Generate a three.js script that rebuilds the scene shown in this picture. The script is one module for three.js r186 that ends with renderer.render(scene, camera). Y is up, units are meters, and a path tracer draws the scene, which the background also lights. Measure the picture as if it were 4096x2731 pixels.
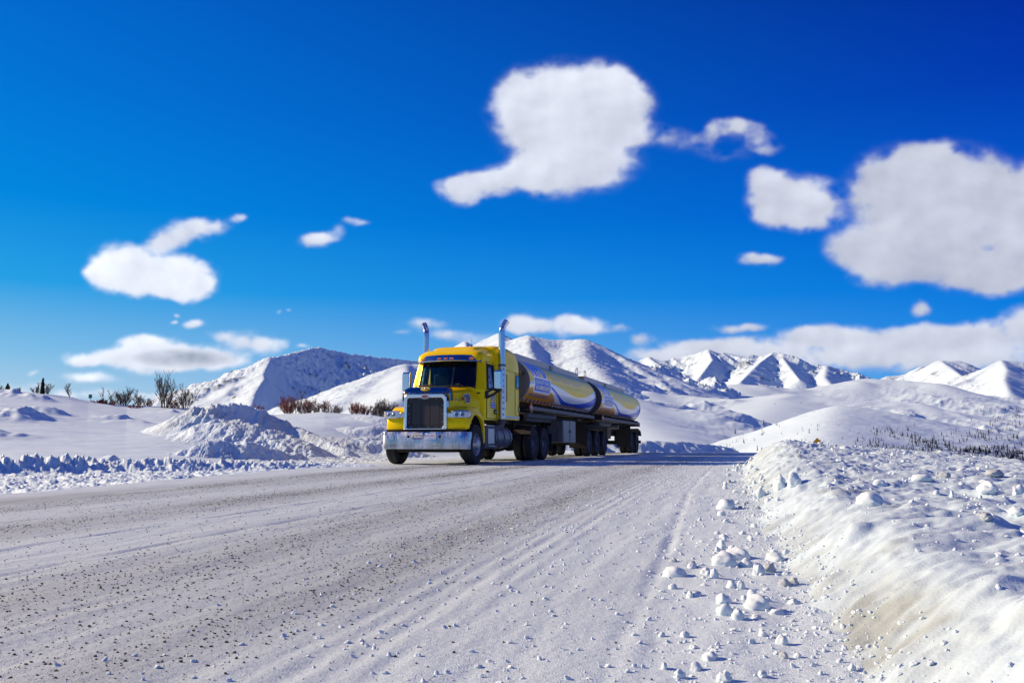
import * as THREE from 'three';
import { RoundedBoxGeometry } from 'three/addons/geometries/RoundedBoxGeometry.js';
import { mergeGeometries, toCreasedNormals } from 'three/addons/utils/BufferGeometryUtils.js';

// ---------------------------------------------------------------- camera, sky, sun, exposure
const EYE = 0.62, FOCAL = 3600, HORIZON = 1762;            // eye height; the photograph is 4096 x 2731
const PITCH = Math.atan((HORIZON - 1365.5) / FOCAL);
const scene = new THREE.Scene();
const camera = new THREE.PerspectiveCamera(2 * Math.atan(1365.5 / FOCAL) * 180 / Math.PI, 4096 / 2731, 0.1, 60000);
camera.position.set(0, EYE, 0);
camera.rotation.set(PITCH, 0, 0);
scene.add(camera);
const renderer = new THREE.WebGLRenderer({ antialias: true });
renderer.toneMapping = THREE.LinearToneMapping;
renderer.toneMappingExposure = 1.6;
renderer.shadowMap.enabled = true;
const SUN_AZ = -77 * Math.PI / 180, SUN_EL = 25 * Math.PI / 180;   // azimuth from straight ahead, to the right positive
const sunDir = new THREE.Vector3(Math.sin(SUN_AZ) * Math.cos(SUN_EL), Math.sin(SUN_EL), -Math.cos(SUN_AZ) * Math.cos(SUN_EL));
const sun = new THREE.DirectionalLight(new THREE.Color().setRGB(1, 0.72, 0.45), 5.0);
sun.position.copy(sunDir).multiplyScalar(120).add(new THREE.Vector3(0, 0, -25));
sun.target.position.set(0, 0, -25);
sun.castShadow = true;
sun.shadow.mapSize.set(4096, 4096);
Object.assign(sun.shadow.camera, { left: -50, right: 50, top: 50, bottom: -50, near: 1, far: 300 });
scene.add(sun, sun.target);

// ---------------------------------------------------------------- numbers and noise
function rng(seed) {
  let s = seed >>> 0;
  return () => { s = (s + 0x6d2b79f5) | 0; let t = Math.imul(s ^ (s >>> 15), 1 | s); t = (t + Math.imul(t ^ (t >>> 7), 61 | t)) ^ t; return ((t ^ (t >>> 14)) >>> 0) / 4294967296; };
}
const PERM = new Uint8Array(512);
{ const r = rng(77), p = [...Array(256).keys()]; for (let i = 255; i > 0; i--) { const j = Math.floor(r() * (i + 1)); [p[i], p[j]] = [p[j], p[i]]; } for (let i = 0; i < 512; i++) PERM[i] = p[i & 255]; }
const GX = new Float32Array(256), GY = new Float32Array(256);
for (let i = 0; i < 256; i++) { GX[i] = Math.cos(i * 2.399963); GY[i] = Math.sin(i * 2.399963); }
function noise(x, y, per = 0) {                            // gradient noise, about -1..1; tiles after per cells
  let ix = Math.floor(x), iy = Math.floor(y);
  const fx = x - ix, fy = y - iy, u = fx * fx * fx * (fx * (fx * 6 - 15) + 10), v = fy * fy * fy * (fy * (fy * 6 - 15) + 10);
  let jx = ix + 1, jy = iy + 1;
  if (per) { ix = ((ix % per) + per) % per; jx = ((jx % per) + per) % per; iy = ((iy % per) + per) % per; jy = ((jy % per) + per) % per; }
  const A = PERM[ix & 255], B = PERM[jx & 255], a = PERM[A + (iy & 255)], b = PERM[B + (iy & 255)], c = PERM[A + (jy & 255)], d = PERM[B + (jy & 255)];
  const n00 = GX[a] * fx + GY[a] * fy, n10 = GX[b] * (fx - 1) + GY[b] * fy, n01 = GX[c] * fx + GY[c] * (fy - 1), n11 = GX[d] * (fx - 1) + GY[d] * (fy - 1);
  return 1.45 * (n00 + u * (n10 - n00) + v * (n01 + u * (n11 - n01) - n00 - u * (n10 - n00)));
}
function fbm(x, y, o = 4, per = 0) { let s = 0, a = 0.5, f = 1; for (let i = 0; i < o; i++) { s += a * noise(x * f + i * 17.3 * (per ? 0 : 1), y * f + i * 9.1 * (per ? 0 : 1), per * f); a *= 0.5; f *= 2; } return s; }
function ridged(x, y, o = 4) { let s = 0, a = 0.5, f = 1; for (let i = 0; i < o; i++) { s += a * (1 - Math.abs(noise(x * f + i * 31.7, y * f + i * 11.9)) * 1.6); a *= 0.5; f *= 2; } return s; }
function billow(x, y, o = 3) { let s = 0, a = 0.5, f = 1; for (let i = 0; i < o; i++) { s += a * Math.abs(noise(x * f + i * 13.7, y * f + i * 7.3)) * 1.7; a *= 0.5; f *= 2.1; } return s; }
function cells(x, y) {                                     // distance to the nearest and second nearest scattered point, and a number of that cell
  const ix = Math.floor(x), iy = Math.floor(y); let d1 = 9, d2 = 9, id = 0;
  for (let j = -1; j < 2; j++) for (let i = -1; i < 2; i++) {
    const h = PERM[PERM[(ix + i) & 255] + ((iy + j) & 255)], px = ix + i + (PERM[h] / 255), py = iy + j + (PERM[h + 91] / 255), d = Math.hypot(px - x, py - y);
    if (d < d1) { d2 = d1; d1 = d; id = h; } else if (d < d2) d2 = d;
  }
  return [d1, d2, id / 255];
}
const clamp = (x, a = 0, b = 1) => x < a ? a : x > b ? b : x;
const step = (a, b, x) => { const t = clamp((x - a) / (b - a)); return t * t * (3 - 2 * t); };
const mix = (a, b, t) => a + (b - a) * t;
const lin = (c) => { c /= 255; return c <= 0.04045 ? c / 12.92 : Math.pow((c + 0.055) / 1.055, 2.4); };
const table = (rows, x) => { if (x <= rows[0][0]) return rows[0][1]; for (let i = 1; i < rows.length; i++) if (x <= rows[i][0]) return mix(rows[i - 1][1], rows[i][1], (x - rows[i - 1][0]) / (rows[i][0] - rows[i - 1][0])); return rows[rows.length - 1][1]; };

// A point of the photograph at a given horizontal distance: (right, height, ahead).
function ray(px, py) {
  const cx = (px - 2048) / FOCAL, cy = (1365.5 - py) / FOCAL, c = Math.cos(PITCH), s = Math.sin(PITCH);
  return [cx, cy * c + s, c - cy * s];                     // right, up, ahead
}
function spot(px, py, ahead) { const [x, y, d] = ray(px, py); return [x / d * ahead, EYE + y / d * ahead, ahead]; }

// ---------------------------------------------------------------- sky: clear blue air and scattered cumulus
{
  const W = 4096, H = 2048, data = new Float32Array(W * H * 4);
  const EL = [0, 2, 5, 9, 14, 20, 27, 60, 90];
  const NEAR = [[198, 216, 230], [180, 209, 229], [128, 190, 231], [40, 160, 229], [0, 134, 222], [0, 116, 212], [0, 98, 200], [0, 64, 166], [0, 48, 142]].map((c) => c.map(lin));
  const AWAY = [[140, 190, 236], [88, 166, 234], [20, 138, 230], [0, 116, 220], [0, 90, 206], [0, 60, 178], [0, 40, 148], [0, 36, 126], [0, 44, 136]].map((c) => c.map(lin));
  // clouds in view: [x, y, half width, half height, weight]
  const B = [];
  const add = (bright, ...list) => { for (const b of list) B.push([...b, bright]); };
  add(0.80, [2230, 470, 260, 215, 1], [2130, 430, 170, 170, .9], [2400, 450, 215, 190, 1], [2330, 360, 220, 130, .9], [2480, 430, 120, 150, .8], [2260, 620, 220, 170, .9], [2380, 640, 190, 130, .8], [2560, 540, 130, 60, .5],
    [2070, 710, 180, 65, .9], [1930, 735, 150, 55, .95], [1850, 775, 75, 62, .8], [2200, 690, 200, 90, .8], [1800, 745, 60, 40, .6]);
  add(0.66, [2690, 560, 110, 60, .24], [2830, 545, 70, 38, .42], [2900, 515, 90, 38, .5], [2980, 520, 80, 40, .5], [3040, 562, 70, 42, .5], [3090, 592, 55, 32, .45], [2900, 600, 140, 50, .2]);
  add(0.72, [3060, 720, 90, 62, .9], [3110, 790, 130, 110, .95], [3090, 870, 85, 50, .75], [3210, 800, 150, 100, .95], [3290, 840, 95, 75, .85], [3200, 880, 130, 50, .7]);
  add(0.64, [3640, 720, 240, 150, 1], [3560, 790, 220, 150, .9], [3830, 770, 260, 190, 1], [4060, 790, 260, 150, 1], [4280, 800, 250, 160, 1], [3720, 640, 150, 80, .8], [3700, 920, 220, 140, .9], [3480, 975, 190, 90, .85], [3590, 1040, 200, 110, .9], [3510, 1100, 120, 60, .7], [3760, 1000, 190, 150, .9],
    [4060, 1010, 200, 130, .9], [3960, 915, 100, 70, .6], [3900, 1080, 190, 100, .85], [4010, 1120, 200, 70, .8], [4200, 1040, 220, 120, .9], [3420, 1020, 120, 60, .6]);
  add(0.68, [3045, 1036, 95, 26, .8]); add(0.62, [3682, 1236, 52, 38, .7]);
  add(0.72, [4170, 1285, 190, 74, .9], [3970, 1330, 240, 60, .85], [3760, 1350, 260, 62, .85], [3560, 1370, 240, 60, .8], [3330, 1340, 190, 50, .75], [3240, 1345, 150, 45, .7], [2960, 1312, 120, 24, .7], [2980, 1390, 260, 50, .75], [2740, 1400, 220, 46, .72], [2570, 1356, 60, 24, .6], [2470, 1320, 70, 18, .35],
    [3300, 1420, 420, 60, .8], [3700, 1430, 420, 70, .66], [4000, 1420, 300, 70, .5], [2640, 1425, 180, 36, .6]);
  add(0.84, [2110, 1292, 100, 50, .9], [2230, 1302, 130, 50, .95], [2345, 1306, 90, 40, .85], [2060, 1310, 70, 36, .6]);
  add(0.80, [1690, 1300, 110, 36, .5], [1770, 1345, 90, 30, .5], [1600, 1330, 40, 14, .35], [1900, 1360, 120, 40, .3]);
  add(0.98, [470, 1050, 125, 85, 1], [420, 1110, 90, 72, .9], [600, 1085, 200, 95, 1], [740, 1110, 125, 90, 1], [760, 1150, 110, 58, .9], [620, 1150, 180, 50, .8], [370, 1090, 50, 60, .6]);
  add(0.86, [680, 950, 85, 46, .62], [770, 920, 110, 42, .68], [850, 905, 80, 36, .65], [935, 872, 60, 22, .45], [640, 985, 80, 30, .5]);
  add(0.88, [1250, 968, 72, 34, .75], [1300, 950, 55, 26, .45], [1355, 930, 40, 36, .25], [1420, 884, 60, 18, .25]);
  add(0.88, [775, 1298, 58, 22, .62], [705, 1257, 18, 10, .4], [690, 1290, 14, 8, .4], [1100, 1248, 14, 7, .4], [1150, 1252, 16, 7, .35]);
  add(0.97, [600, 1405, 170, 62, 1], [560, 1380, 90, 45, .8], [450, 1430, 150, 44, .8], [320, 1442, 90, 30, .75], [740, 1430, 170, 52, .9], [880, 1450, 150, 44, .75], [660, 1460, 260, 34, .7]);
  add(0.90, [980, 1355, 120, 42, .5], [1075, 1375, 75, 42, .5], [880, 1340, 60, 22, .4], [940, 1400, 180, 50, .38], [1210, 1385, 40, 10, .3]);
  add(0.97, [115, 1487, 42, 15, .55], [350, 1516, 125, 28, .6], [60, 1575, 90, 22, .6], [380, 1572, 110, 22, .5], [260, 1580, 60, 25, .5], [560, 1590, 160, 20, .45], [110, 1545, 110, 26, .4]);
  const c = Math.cos(PITCH), s = Math.sin(PITCH);
  for (let row = H / 2 - 8; row < H; row++) {
    const up = ((row + 0.5) / H - 0.5) * Math.PI, y = Math.sin(up), q = Math.cos(up), el = Math.max(0, up * 180 / Math.PI);
    let k = 0; while (k < EL.length - 2 && el > EL[k + 1]) k++;
    const f = clamp((el - EL[k]) / (EL[k + 1] - EL[k]));
    for (let col = 0; col < W; col++) {
      const az = ((col + 0.5) / W - 0.5) * 2 * Math.PI, x = Math.cos(az) * q, z = Math.sin(az) * q, i = (row * W + col) * 4;
      let off = Math.abs(Math.atan2(x, -z) - SUN_AZ) * 180 / Math.PI; if (off > 180) off = 360 - off;
      const t = clamp((off - 47) / 60, -0.3, 1.12);
      let R = mix(mix(NEAR[k][0], NEAR[k + 1][0], f), mix(AWAY[k][0], AWAY[k + 1][0], f), t), G = mix(mix(NEAR[k][1], NEAR[k + 1][1], f), mix(AWAY[k][1], AWAY[k + 1][1], f), t), Bl = mix(mix(NEAR[k][2], NEAR[k + 1][2], f), mix(AWAY[k][2], AWAY[k + 1][2], f), t);
      R = Math.max(R, 0.001); G = Math.max(G, 0.01); Bl = Math.max(Bl, 0.05);
      const depth = y * s - z * c, px = depth > 0.25 ? 2048 + FOCAL * x / depth : -9e3, py = depth > 0.25 ? 1365.5 - FOCAL * (y * c + z * s) / depth : -9e3;
      const out = Math.max(step(0, 700, -px), step(0, 700, px - 4250), step(0, 600, -py), depth > 0.25 ? 0 : 1);
      let alpha = 0, glow = 0.8, grey = 0;
      if (out < 1) {
        let sum = 0, w = 0, g = 0, low = 0;
        const wx = px + 40 * fbm(px / 150, py / 130, 4), wy = py + 30 * fbm(px / 150 + 40, py / 130, 4);
        for (const b of B) {
          const dx = (wx - b[0]) / (b[2] * 1.22), dy = (wy - b[1]) / (b[3] * 1.22), r = dx * dx + dy * dy;
          if (r < 1) { const v = b[4] * (1 - r) * (1 - r) * 1.7; sum += v; w += v; g += v * b[5]; low += v * dy; }
        }
        if (w > 0.002) {
          const n = fbm(px / 150, py / 105, 6) + 0.55 * (ridged(px / 120 + 0.3 * noise(px / 60, py / 60), py / 80, 4) - 0.55), edge = sum * (1 + 0.6 * n) + 0.5 * n * step(0, 0.4, sum);
          alpha = Math.pow(step(-0.02, 1.15, edge), 1.05) * (0.90 + 0.08 * step(0.6, 1.6, sum)) * (1 - out);
          glow = (0.16 + 0.86 * g / w) * (0.97 + 0.15 * fbm(px / 260 + 5, py / 190, 3) + 0.12 * (fbm(px / 140, py / 110, 4) - fbm((px - 34) / 140, (py - 30) / 110, 4))) * (1 - 0.10 * clamp(low / w * 1.4, -0.5, 1));
          const bx = (px - 740) / 230, by = (py - 1432) / 42, core = bx * bx + by * by;
          if (core < 1) grey = (1 - core) * 0.62 * (0.8 + 0.6 * fbm(px / 90, py / 60, 3));
        }
      }
      if (out > 0 && el > 1) {
        const cx = x / (y + 0.14) * 1.6 + 3, cz = z / (y + 0.14) * 1.6, d = fbm(cx, cz, 6) + 0.12 * noise(cx * 0.4, cz * 0.4);
        const lo = mix(0.26, 0.12, step(0.75, 1.15, t)), a = step(lo, lo + 0.2, d) * 0.92 * out * step(1, 5, el);  // out of view: extra clouds opposite the sun, added as fill light
        glow = mix(glow, 0.84 + 0.1 * (1 - t), a > alpha ? 1 : 0); alpha = Math.max(alpha, a);
      }
      const white = 0.98 * Math.pow(glow, 1.25), sh = 1 - grey;
      R = mix(R, white * 0.93 * sh, alpha); G = mix(G, (white * 0.97 + 0.01) * mix(1, sh, 0.94), alpha); Bl = mix(Bl, (white * 0.96 + 0.13) * mix(1, sh, 0.82), alpha);
      data[i] = R / 1.6; data[i + 1] = G / 1.6; data[i + 2] = Bl / 1.6; data[i + 3] = 1;
    }
  }
  for (let row = 0; row < H / 2 - 8; row++) for (let col = 0; col < W; col++) { const i = (row * W + col) * 4; data[i] = 0.6; data[i + 1] = 0.63; data[i + 2] = 0.7; data[i + 3] = 1; }
  const sky = new THREE.DataTexture(data, W, H, THREE.RGBAFormat, THREE.FloatType);
  sky.mapping = THREE.EquirectangularReflectionMapping; sky.magFilter = THREE.LinearFilter; sky.needsUpdate = true;
  scene.background = sky; scene.environment = sky;
}

// ---------------------------------------------------------------- naming
const taken = new Map();
function numbered(name) { const n = taken.get(name) ?? 0; taken.set(name, n + 1); return n ? name + '_' + String(n).padStart(3, '0') : name; }
function tag(o, label, category, group, kind) { Object.assign(o.userData, { label }); if (category) o.userData.category = category; if (group) o.userData.group = group; if (kind) o.userData.kind = kind; return o; }
function mesh(name, geometry, material, parent) {
  const m = new THREE.Mesh(geometry, material);
  m.name = parent ? name : numbered(name); m.castShadow = m.receiveShadow = true;
  (parent ?? scene).add(m);
  return m;
}
function thing(name, label, category, [x, y, z] = [0, 0, 0], turn = 0, group) {
  const o = new THREE.Group(); o.name = numbered(name); o.position.set(x, y, z); o.rotation.y = turn; scene.add(o);
  return tag(o, label, category, group);
}
function part(name, parent) { const g = new THREE.Group(); g.name = name; parent.add(g); return g; }
const rgb = (r, g, b) => new THREE.Color().setRGB(r, g, b);
const std = (color, roughness = 0.7, more = {}) => new THREE.MeshStandardMaterial({ color: Array.isArray(color) ? rgb(...color) : color, roughness, ...more });
const phys = (color, roughness = 0.5, more = {}) => new THREE.MeshPhysicalMaterial({ color: Array.isArray(color) ? rgb(...color) : color, roughness, ...more });

function tile(size, fn, srgb = false, channels = 3) {     // a texture computed texel by texel, u and v from 0 to 1
  const d = new Uint8Array(size * size * 4);
  for (let j = 0; j < size; j++) for (let i = 0; i < size; i++) {
    const v = fn((i + 0.5) / size, (j + 0.5) / size), k = (j * size + i) * 4, a = Array.isArray(v);
    for (let c = 0; c < 3; c++) d[k + c] = clamp(a ? v[c] : v) * 255; d[k + 3] = 255;
  }
  const t = new THREE.DataTexture(d, size, size, THREE.RGBAFormat);
  t.wrapS = t.wrapT = THREE.RepeatWrapping; t.magFilter = THREE.LinearFilter; t.minFilter = THREE.LinearMipmapLinearFilter; t.generateMipmaps = true;
  if (srgb) t.colorSpace = THREE.SRGBColorSpace;
  t.needsUpdate = true;
  return t;
}
function scaled(t, metres) { const c = t.clone(); c.repeat.set(1 / metres, 1 / metres); c.needsUpdate = true; return c; }
function canvas(w, h, draw) { const c = document.createElement('canvas'); c.width = w; c.height = h; draw(c.getContext('2d'), w, h); const t = new THREE.CanvasTexture(c); t.colorSpace = THREE.SRGBColorSpace; t.anisotropy = 8; return t; }

function grid(nu, nv, fn) {                                // fn(i / nu, j / nv) -> [x, y, z, u, v, r, g, b]
  const n = (nu + 1) * (nv + 1), p = new Float32Array(n * 3), uv = new Float32Array(n * 2), col = new Float32Array(n * 3), ix = new Uint32Array(nu * nv * 6);
  for (let j = 0, k = 0; j <= nv; j++) for (let i = 0; i <= nu; i++, k++) {
    const a = fn(i / nu, j / nv);
    p[k * 3] = a[0]; p[k * 3 + 1] = a[1]; p[k * 3 + 2] = a[2]; uv[k * 2] = a[3] ?? a[0]; uv[k * 2 + 1] = a[4] ?? a[2]; col[k * 3] = a[5] ?? 1; col[k * 3 + 1] = a[6] ?? 1; col[k * 3 + 2] = a[7] ?? 1;
  }
  for (let j = 0, k = 0; j < nv; j++) for (let i = 0; i < nu; i++) { const a = j * (nu + 1) + i, b = a + 1, c = a + nu + 1, d = c + 1; ix[k++] = a; ix[k++] = b; ix[k++] = d; ix[k++] = a; ix[k++] = d; ix[k++] = c; }
  const g = new THREE.BufferGeometry();
  g.setAttribute('position', new THREE.BufferAttribute(p, 3)); g.setAttribute('uv', new THREE.BufferAttribute(uv, 2)); g.setAttribute('color', new THREE.BufferAttribute(col, 3));
  g.setIndex(new THREE.BufferAttribute(ix, 1)); g.computeVertexNormals();
  return g;
}

// ---------------------------------------------------------------- snow and road surfaces
const GRAIN = tile(512, (u, v) => { const a = fbm(u * 16, v * 16, 5, 16), b = noise(u * 96, v * 96, 96); return 0.5 + 0.42 * a + 0.16 * b; });
const CRUMB = tile(512, (u, v) => { const a = fbm(u * 10, v * 10, 5, 10), b = Math.max(0, noise(u * 40, v * 40, 40) - 0.25); return 0.4 + 0.35 * a + 0.55 * b; });
const SPECK = tile(1024, (u, v) => {                       // packed road snow with grit pressed into it
  const a = fbm(u * 12, v * 12, 5, 12), b = noise(u * 120, v * 120, 120), c = noise(u * 230 + 0.5, v * 230, 230), g = step(0.30, 0.62, b + 0.35 * a) * 0.22 + step(0.42, 0.7, c + 0.3 * a) * 0.3;
  return 0.93 + 0.07 * a - g;
});
SPECK.colorSpace = THREE.NoColorSpace;
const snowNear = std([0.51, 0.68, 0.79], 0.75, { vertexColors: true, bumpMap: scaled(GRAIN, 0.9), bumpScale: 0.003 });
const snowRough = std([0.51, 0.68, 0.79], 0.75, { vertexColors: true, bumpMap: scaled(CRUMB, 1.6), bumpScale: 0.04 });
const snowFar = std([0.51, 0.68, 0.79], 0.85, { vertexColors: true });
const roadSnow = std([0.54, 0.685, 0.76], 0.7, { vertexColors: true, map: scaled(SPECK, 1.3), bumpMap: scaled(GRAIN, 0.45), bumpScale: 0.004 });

const edge = (d) => d < 0 ? 0.36 + 0.205 * d : 0.36 + 0.205 * d + 0.0014 * d * d;        // right edge of the road at a distance ahead
const wide = (d) => clamp(6.3 + 0.13 * Math.max(d, 0), 6.3, 9.9);
const crest = (d) => d > 47 ? -(d - 47) * (d - 47) * 0.006 : 0;
const BANDS = [[-7.5, 0.55, 1.0], [-6.6, 0.3, 0.4], [-5.25, 0.5, 0.85], [-3.05, 0.6, 0.62], [-1.95, 0.38, 0.75]];
function grit(t, d) {                                      // how much dark grit lies on the road
  const w = 0.22 * fbm(d / 7, 3.3, 3); let g = 0;
  for (const [c, s, a] of BANDS) { const x = (t - c - w - (d < 12 ? 0 : 0)) / s; g += a * Math.exp(-x * x); }
  return clamp(g * (0.75 + 0.7 * fbm(t / 0.8, d / 3.5, 4)));
}
function roadHeight(t, d) {
  let y = crest(d) + 0.012 * fbm(t / 0.35, d / 2.2, 4) + 0.006 * fbm(t / 0.12 + 9, d / 0.5, 3);
  if (t > -1.9 && t < -0.9) { const m = Math.exp(-Math.pow((t + 1.36) / 0.24, 4)); y -= 0.006 * m * (0.5 + 0.5 * Math.cos((t + 1.36 + 0.03 * noise(d / 3, 1)) * 2 * Math.PI / 0.11)) * (0.6 + 0.4 * noise(d / 0.25, t * 3)); }
  for (const c of [-3.62, -4.35, -0.62]) { const x = (t - c - 0.06 * noise(d / 4, c)) / 0.035; y -= 0.012 * Math.exp(-x * x) * (0.6 + 0.5 * noise(d / 0.5, c)); }
  y += 0.02 * step(-1.1, 0.1, t) * Math.max(0, fbm(t / 0.25 + 4, d / 0.4, 3));
  return y;
}
{
  const make = (nu, nv, D) => grid(nu, nv, (u, v) => {
    const d = D(v), t = mix(-wide(d) - 0.9, 0.5, u), X = edge(d) + t, g = grit(t, d), dirt = clamp(0.78 * g + 0.16 * Math.max(0, fbm(t / 1.1 + 3, d / 2.4, 4)));
    const side = step(-wide(d) - 0.1, -wide(d) + 0.6, t), b = mix(0.97, mix(0.9, 1.06, step(-1.5, 0, t)), side) * (1 + 0.06 * fbm(t / 0.5, d / 2, 4));
    return [X, roadHeight(t, d), -d, X, d, b * mix(1, 0.42, dirt), b * mix(1, 0.39, dirt), b * mix(1, 0.35, dirt)];
  });
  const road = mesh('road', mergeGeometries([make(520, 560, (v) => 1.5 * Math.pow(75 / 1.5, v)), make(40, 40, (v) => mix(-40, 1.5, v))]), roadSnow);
  road.userData.kind = 'structure';
}
const bermTop = (d) => table([[-9, 0.2], [3, 0.22], [6, 0.25], [10, 0.29], [14, 0.42], [20, 0.58], [28, 0.62], [40, 0.5], [52, 0.4]], d);
const bermFoot = (d) => table([[0, 0.5], [5, 0.62], [10, 0.8], [20, 1.15], [40, 1.5]], d);
function bermHeight(t, d) {
  const tt = t + 0.16 * fbm(d / 1.1, 5.5, 4), H = bermTop(d) * (1 + 0.22 * fbm(d / 1.7, 2.2, 3)), tc = bermFoot(d), u = clamp(tt / tc);
  const a = (t * 0.9 + d * 0.44), b = (d * 0.9 - t * 0.44);                             // streaks left by the plough
  let y = H * Math.pow(u * u * (3 - 2 * u), 0.72) - 0.02 + crest(d) * 0.4;
  y += step(0, 0.3, u) * (0.085 * fbm(a / 0.55, b / 0.26, 5) * (0.5 + H) + 0.012 * ridged(a / 0.55, b / 0.09, 3) * step(1.0, 0.2, (tt - tc) / 1.2 + 0.2));
  const [q1, , q2] = cells(t / 0.24 + 0.2 * noise(t * 4, d * 4), d / 0.26), [q3, , q4] = cells(t / 0.1, d / 0.1);
  y += step(0.15, 0.7, u) * step(tc + 0.9, tc, tt) * (0.09 * Math.max(0, 0.42 - q1) * Math.max(0, q2 - 0.35) * 2.2 + 0.03 * Math.max(0, 0.42 - q3) * Math.max(0, q4 - 0.5) * 2.5) * (0.7 + H);
  const flat = step(tc * 0.8, tc + 0.6, tt);
  y += flat * (0.075 * billow(t / 0.55, d / 0.5, 4) - 0.04 + 0.05 * fbm(t / 1.7, d / 1.7, 3));
  const te = table([[0, 4.6], [16, 5.4], [40, 6.3]], d) + 0.35 * fbm(d / 2.3, 8.8, 3), over = Math.max(0, t - te);
  y -= Math.max(0, H - 0.19) * 0.85 * Math.pow(clamp((tt - tc) / (te - tc)), 0.8);
  return y - 0.42 * over * over / (over + 1.2);
}
{
  const berm = mesh('snow_bank', grid(430, 560, (u, v) => {
    const d = 0.9 * Math.pow(58 / 0.9, v), t = u < 0.84 ? -0.3 + 7.8 * Math.pow(u / 0.84, 1.9) : 7.5 + 40 * Math.pow((u - 0.84) / 0.16, 1.6), X = edge(d) + t;
    const tc = bermFoot(d), foot = Math.exp(-Math.pow((t - 0.22 * tc) / (0.34 * tc), 2)), a = t * 0.9 + d * 0.44, b = d * 0.9 - t * 0.44;
    const stain = clamp(foot * (0.3 + 1.5 * fbm(a / 0.7 + 2, b / 0.35, 4)) + 0.7 * step(0.16, 0.5, fbm(t / 0.5 + 7, d / 0.6, 4)) * step(2.2, 0.4, t) + 1.3 * Math.exp(-Math.pow((t - 0.2) / 0.17, 2) - Math.pow((d - 2.85) / 0.36, 2)) * (0.7 + fbm(t / 0.1, d / 0.1, 3)));
    const w = 0.86 + 0.08 * fbm(t, d, 3);
    return [X, bermHeight(t, d), -d, X, d, w * mix(1, 0.66, stain), w * mix(1, 0.61, stain), w * mix(1, 0.53, stain)];
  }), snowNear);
  tag(berm, 'white ploughed snow bank running along the right road edge', 'snow bank');
}

// ---------------------------------------------------------------- left snow field
const SKYLINE = [[-900, 1500], [0, 1554], [170, 1571], [286, 1588], [354, 1601], [510, 1622], [680, 1627], [860, 1640], [1100, 1656], [1300, 1650], [1560, 1662], [1800, 1720], [2100, 1765], [2500, 1800]];
const WINDROW = [[-16, 14.2, 0.42], [-12.5, 15.8, 0.42], [-9.9, 17.4, 0.40], [-8.4, 18.4, 0.36], [-7.2, 19.3, 0.26], [-5.8, 20.4, 0.2], [-4.6, 21.6, 0.12]];
const LUMPS = [[100, 1690, 33, 0.42, 2.2, 0.9], [215, 1668, 36, 0.3, 1.8, 0.6], [60, 1592, 43, 0.25, 1.8, 0.5], [150, 1604, 42, 0.25, 2.4, 0.5], [490, 1648, 37, 0.24, 1.0, 0.5], [30, 1730, 27, 0.2, 2.4, 0.6], [560, 1662, 35, 0.16, 1.6, 0.4], [690, 1632, 42, 0.14, 1.0, 0.4], [455, 1794, 21.5, 0.2, 0.34, 0.3]]
  .map(([x, y, d, h, l, w]) => [...spot(x, y, d), h, l, w]);
function fieldHeight(X, d) {
  const s = edge(d) - wide(d) - X, px = 2048 + FOCAL * X / d, top = EYE + (1762 - table(SKYLINE, px)) / FOCAL * 46;
  const far = clamp((d - 18.5) / 27.5, 0, 1);
  let y = (top * Math.pow(far, 1.25) - (d > 46 ? (d - 46) * 0.09 : 0)) * step(0.2, 9, s) + crest(d) * step(9, 0, s) - 0.02;
  let wr = 9, wh = 0, ws = 0;
  for (let i = 0; i + 1 < WINDROW.length; i++) {
    const [ax, ad, ah] = WINDROW[i], [bx, bd, bh] = WINDROW[i + 1], ux = bx - ax, ud = bd - ad, k = clamp(((X - ax) * ux + (d - ad) * ud) / (ux * ux + ud * ud));
    const ex = X - ax - k * ux, ed = d - ad - k * ud, r = Math.hypot(ex, ed);
    if (r < wr) { wr = r; wh = mix(ah, bh, k); ws = ed; }
  }
  const before = ws < 0 ? 1 : 0, rr = wr + 0.25 * fbm(X / 0.9, d / 0.9, 3);
  y += wh * (before ? Math.exp(-Math.pow(Math.max(0, rr) / 0.42, 2)) : Math.exp(-Math.pow(Math.max(0, rr) / 1.5, 2))) * clamp(0.75 + 0.7 * fbm(X / 1.3, d / 1.3 + 3, 5) + 0.5 * (billow(X / 0.3, d / 0.3, 3) - 0.4), 0.3, 1.4) + 0.10 * Math.exp(-Math.pow(wr / 0.6, 2)) * (billow(X / 0.17, d / 0.17, 3) - 0.4);
  const rough = step(0.5, 1.4, s) * (before || px > 900 ? 1 : step(1.6, 0.2, wr)) * step(36, 27, d);
  if (rough > 0) y += rough * (0.15 * (ridged((X * 0.86 - d * 0.5) / 1.1, (d * 0.86 + X * 0.5) / 0.4, 5) - 0.6) + 0.07 * (billow(X / 0.3, d / 0.2, 3) - 0.4)) * (px > 850 ? 0.8 : 1);
  const calm = (1 - rough) * step(0, 3, s);
  y += calm * (0.10 * fbm(X / 5.5, d / 2.2, 4) + 0.03 * fbm((X + d) / 1.6, (d - X * 0.3) / 0.5, 3));
  for (const [lx, , ld, lh, ll, lw] of LUMPS) {            // wind-carved drifts, steep on the right
    const a = X - lx, b = d - ld, q = b / lw; if (Math.abs(a) > 3 * ll || q * q > 8) continue;
    const e = a < 0 ? Math.exp(-Math.pow(a / ll, 2)) : Math.exp(-Math.pow(a / (ll * 0.28), 2)); y += lh * e * Math.exp(-q * q) * (1 + 0.5 * noise(X / 0.4, d / 0.4));
  }
  if (px > 560 && d > 46) y += 0.3 * fbm(X / 1.5, d / 1.5, 3);
  return y;
}
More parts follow.
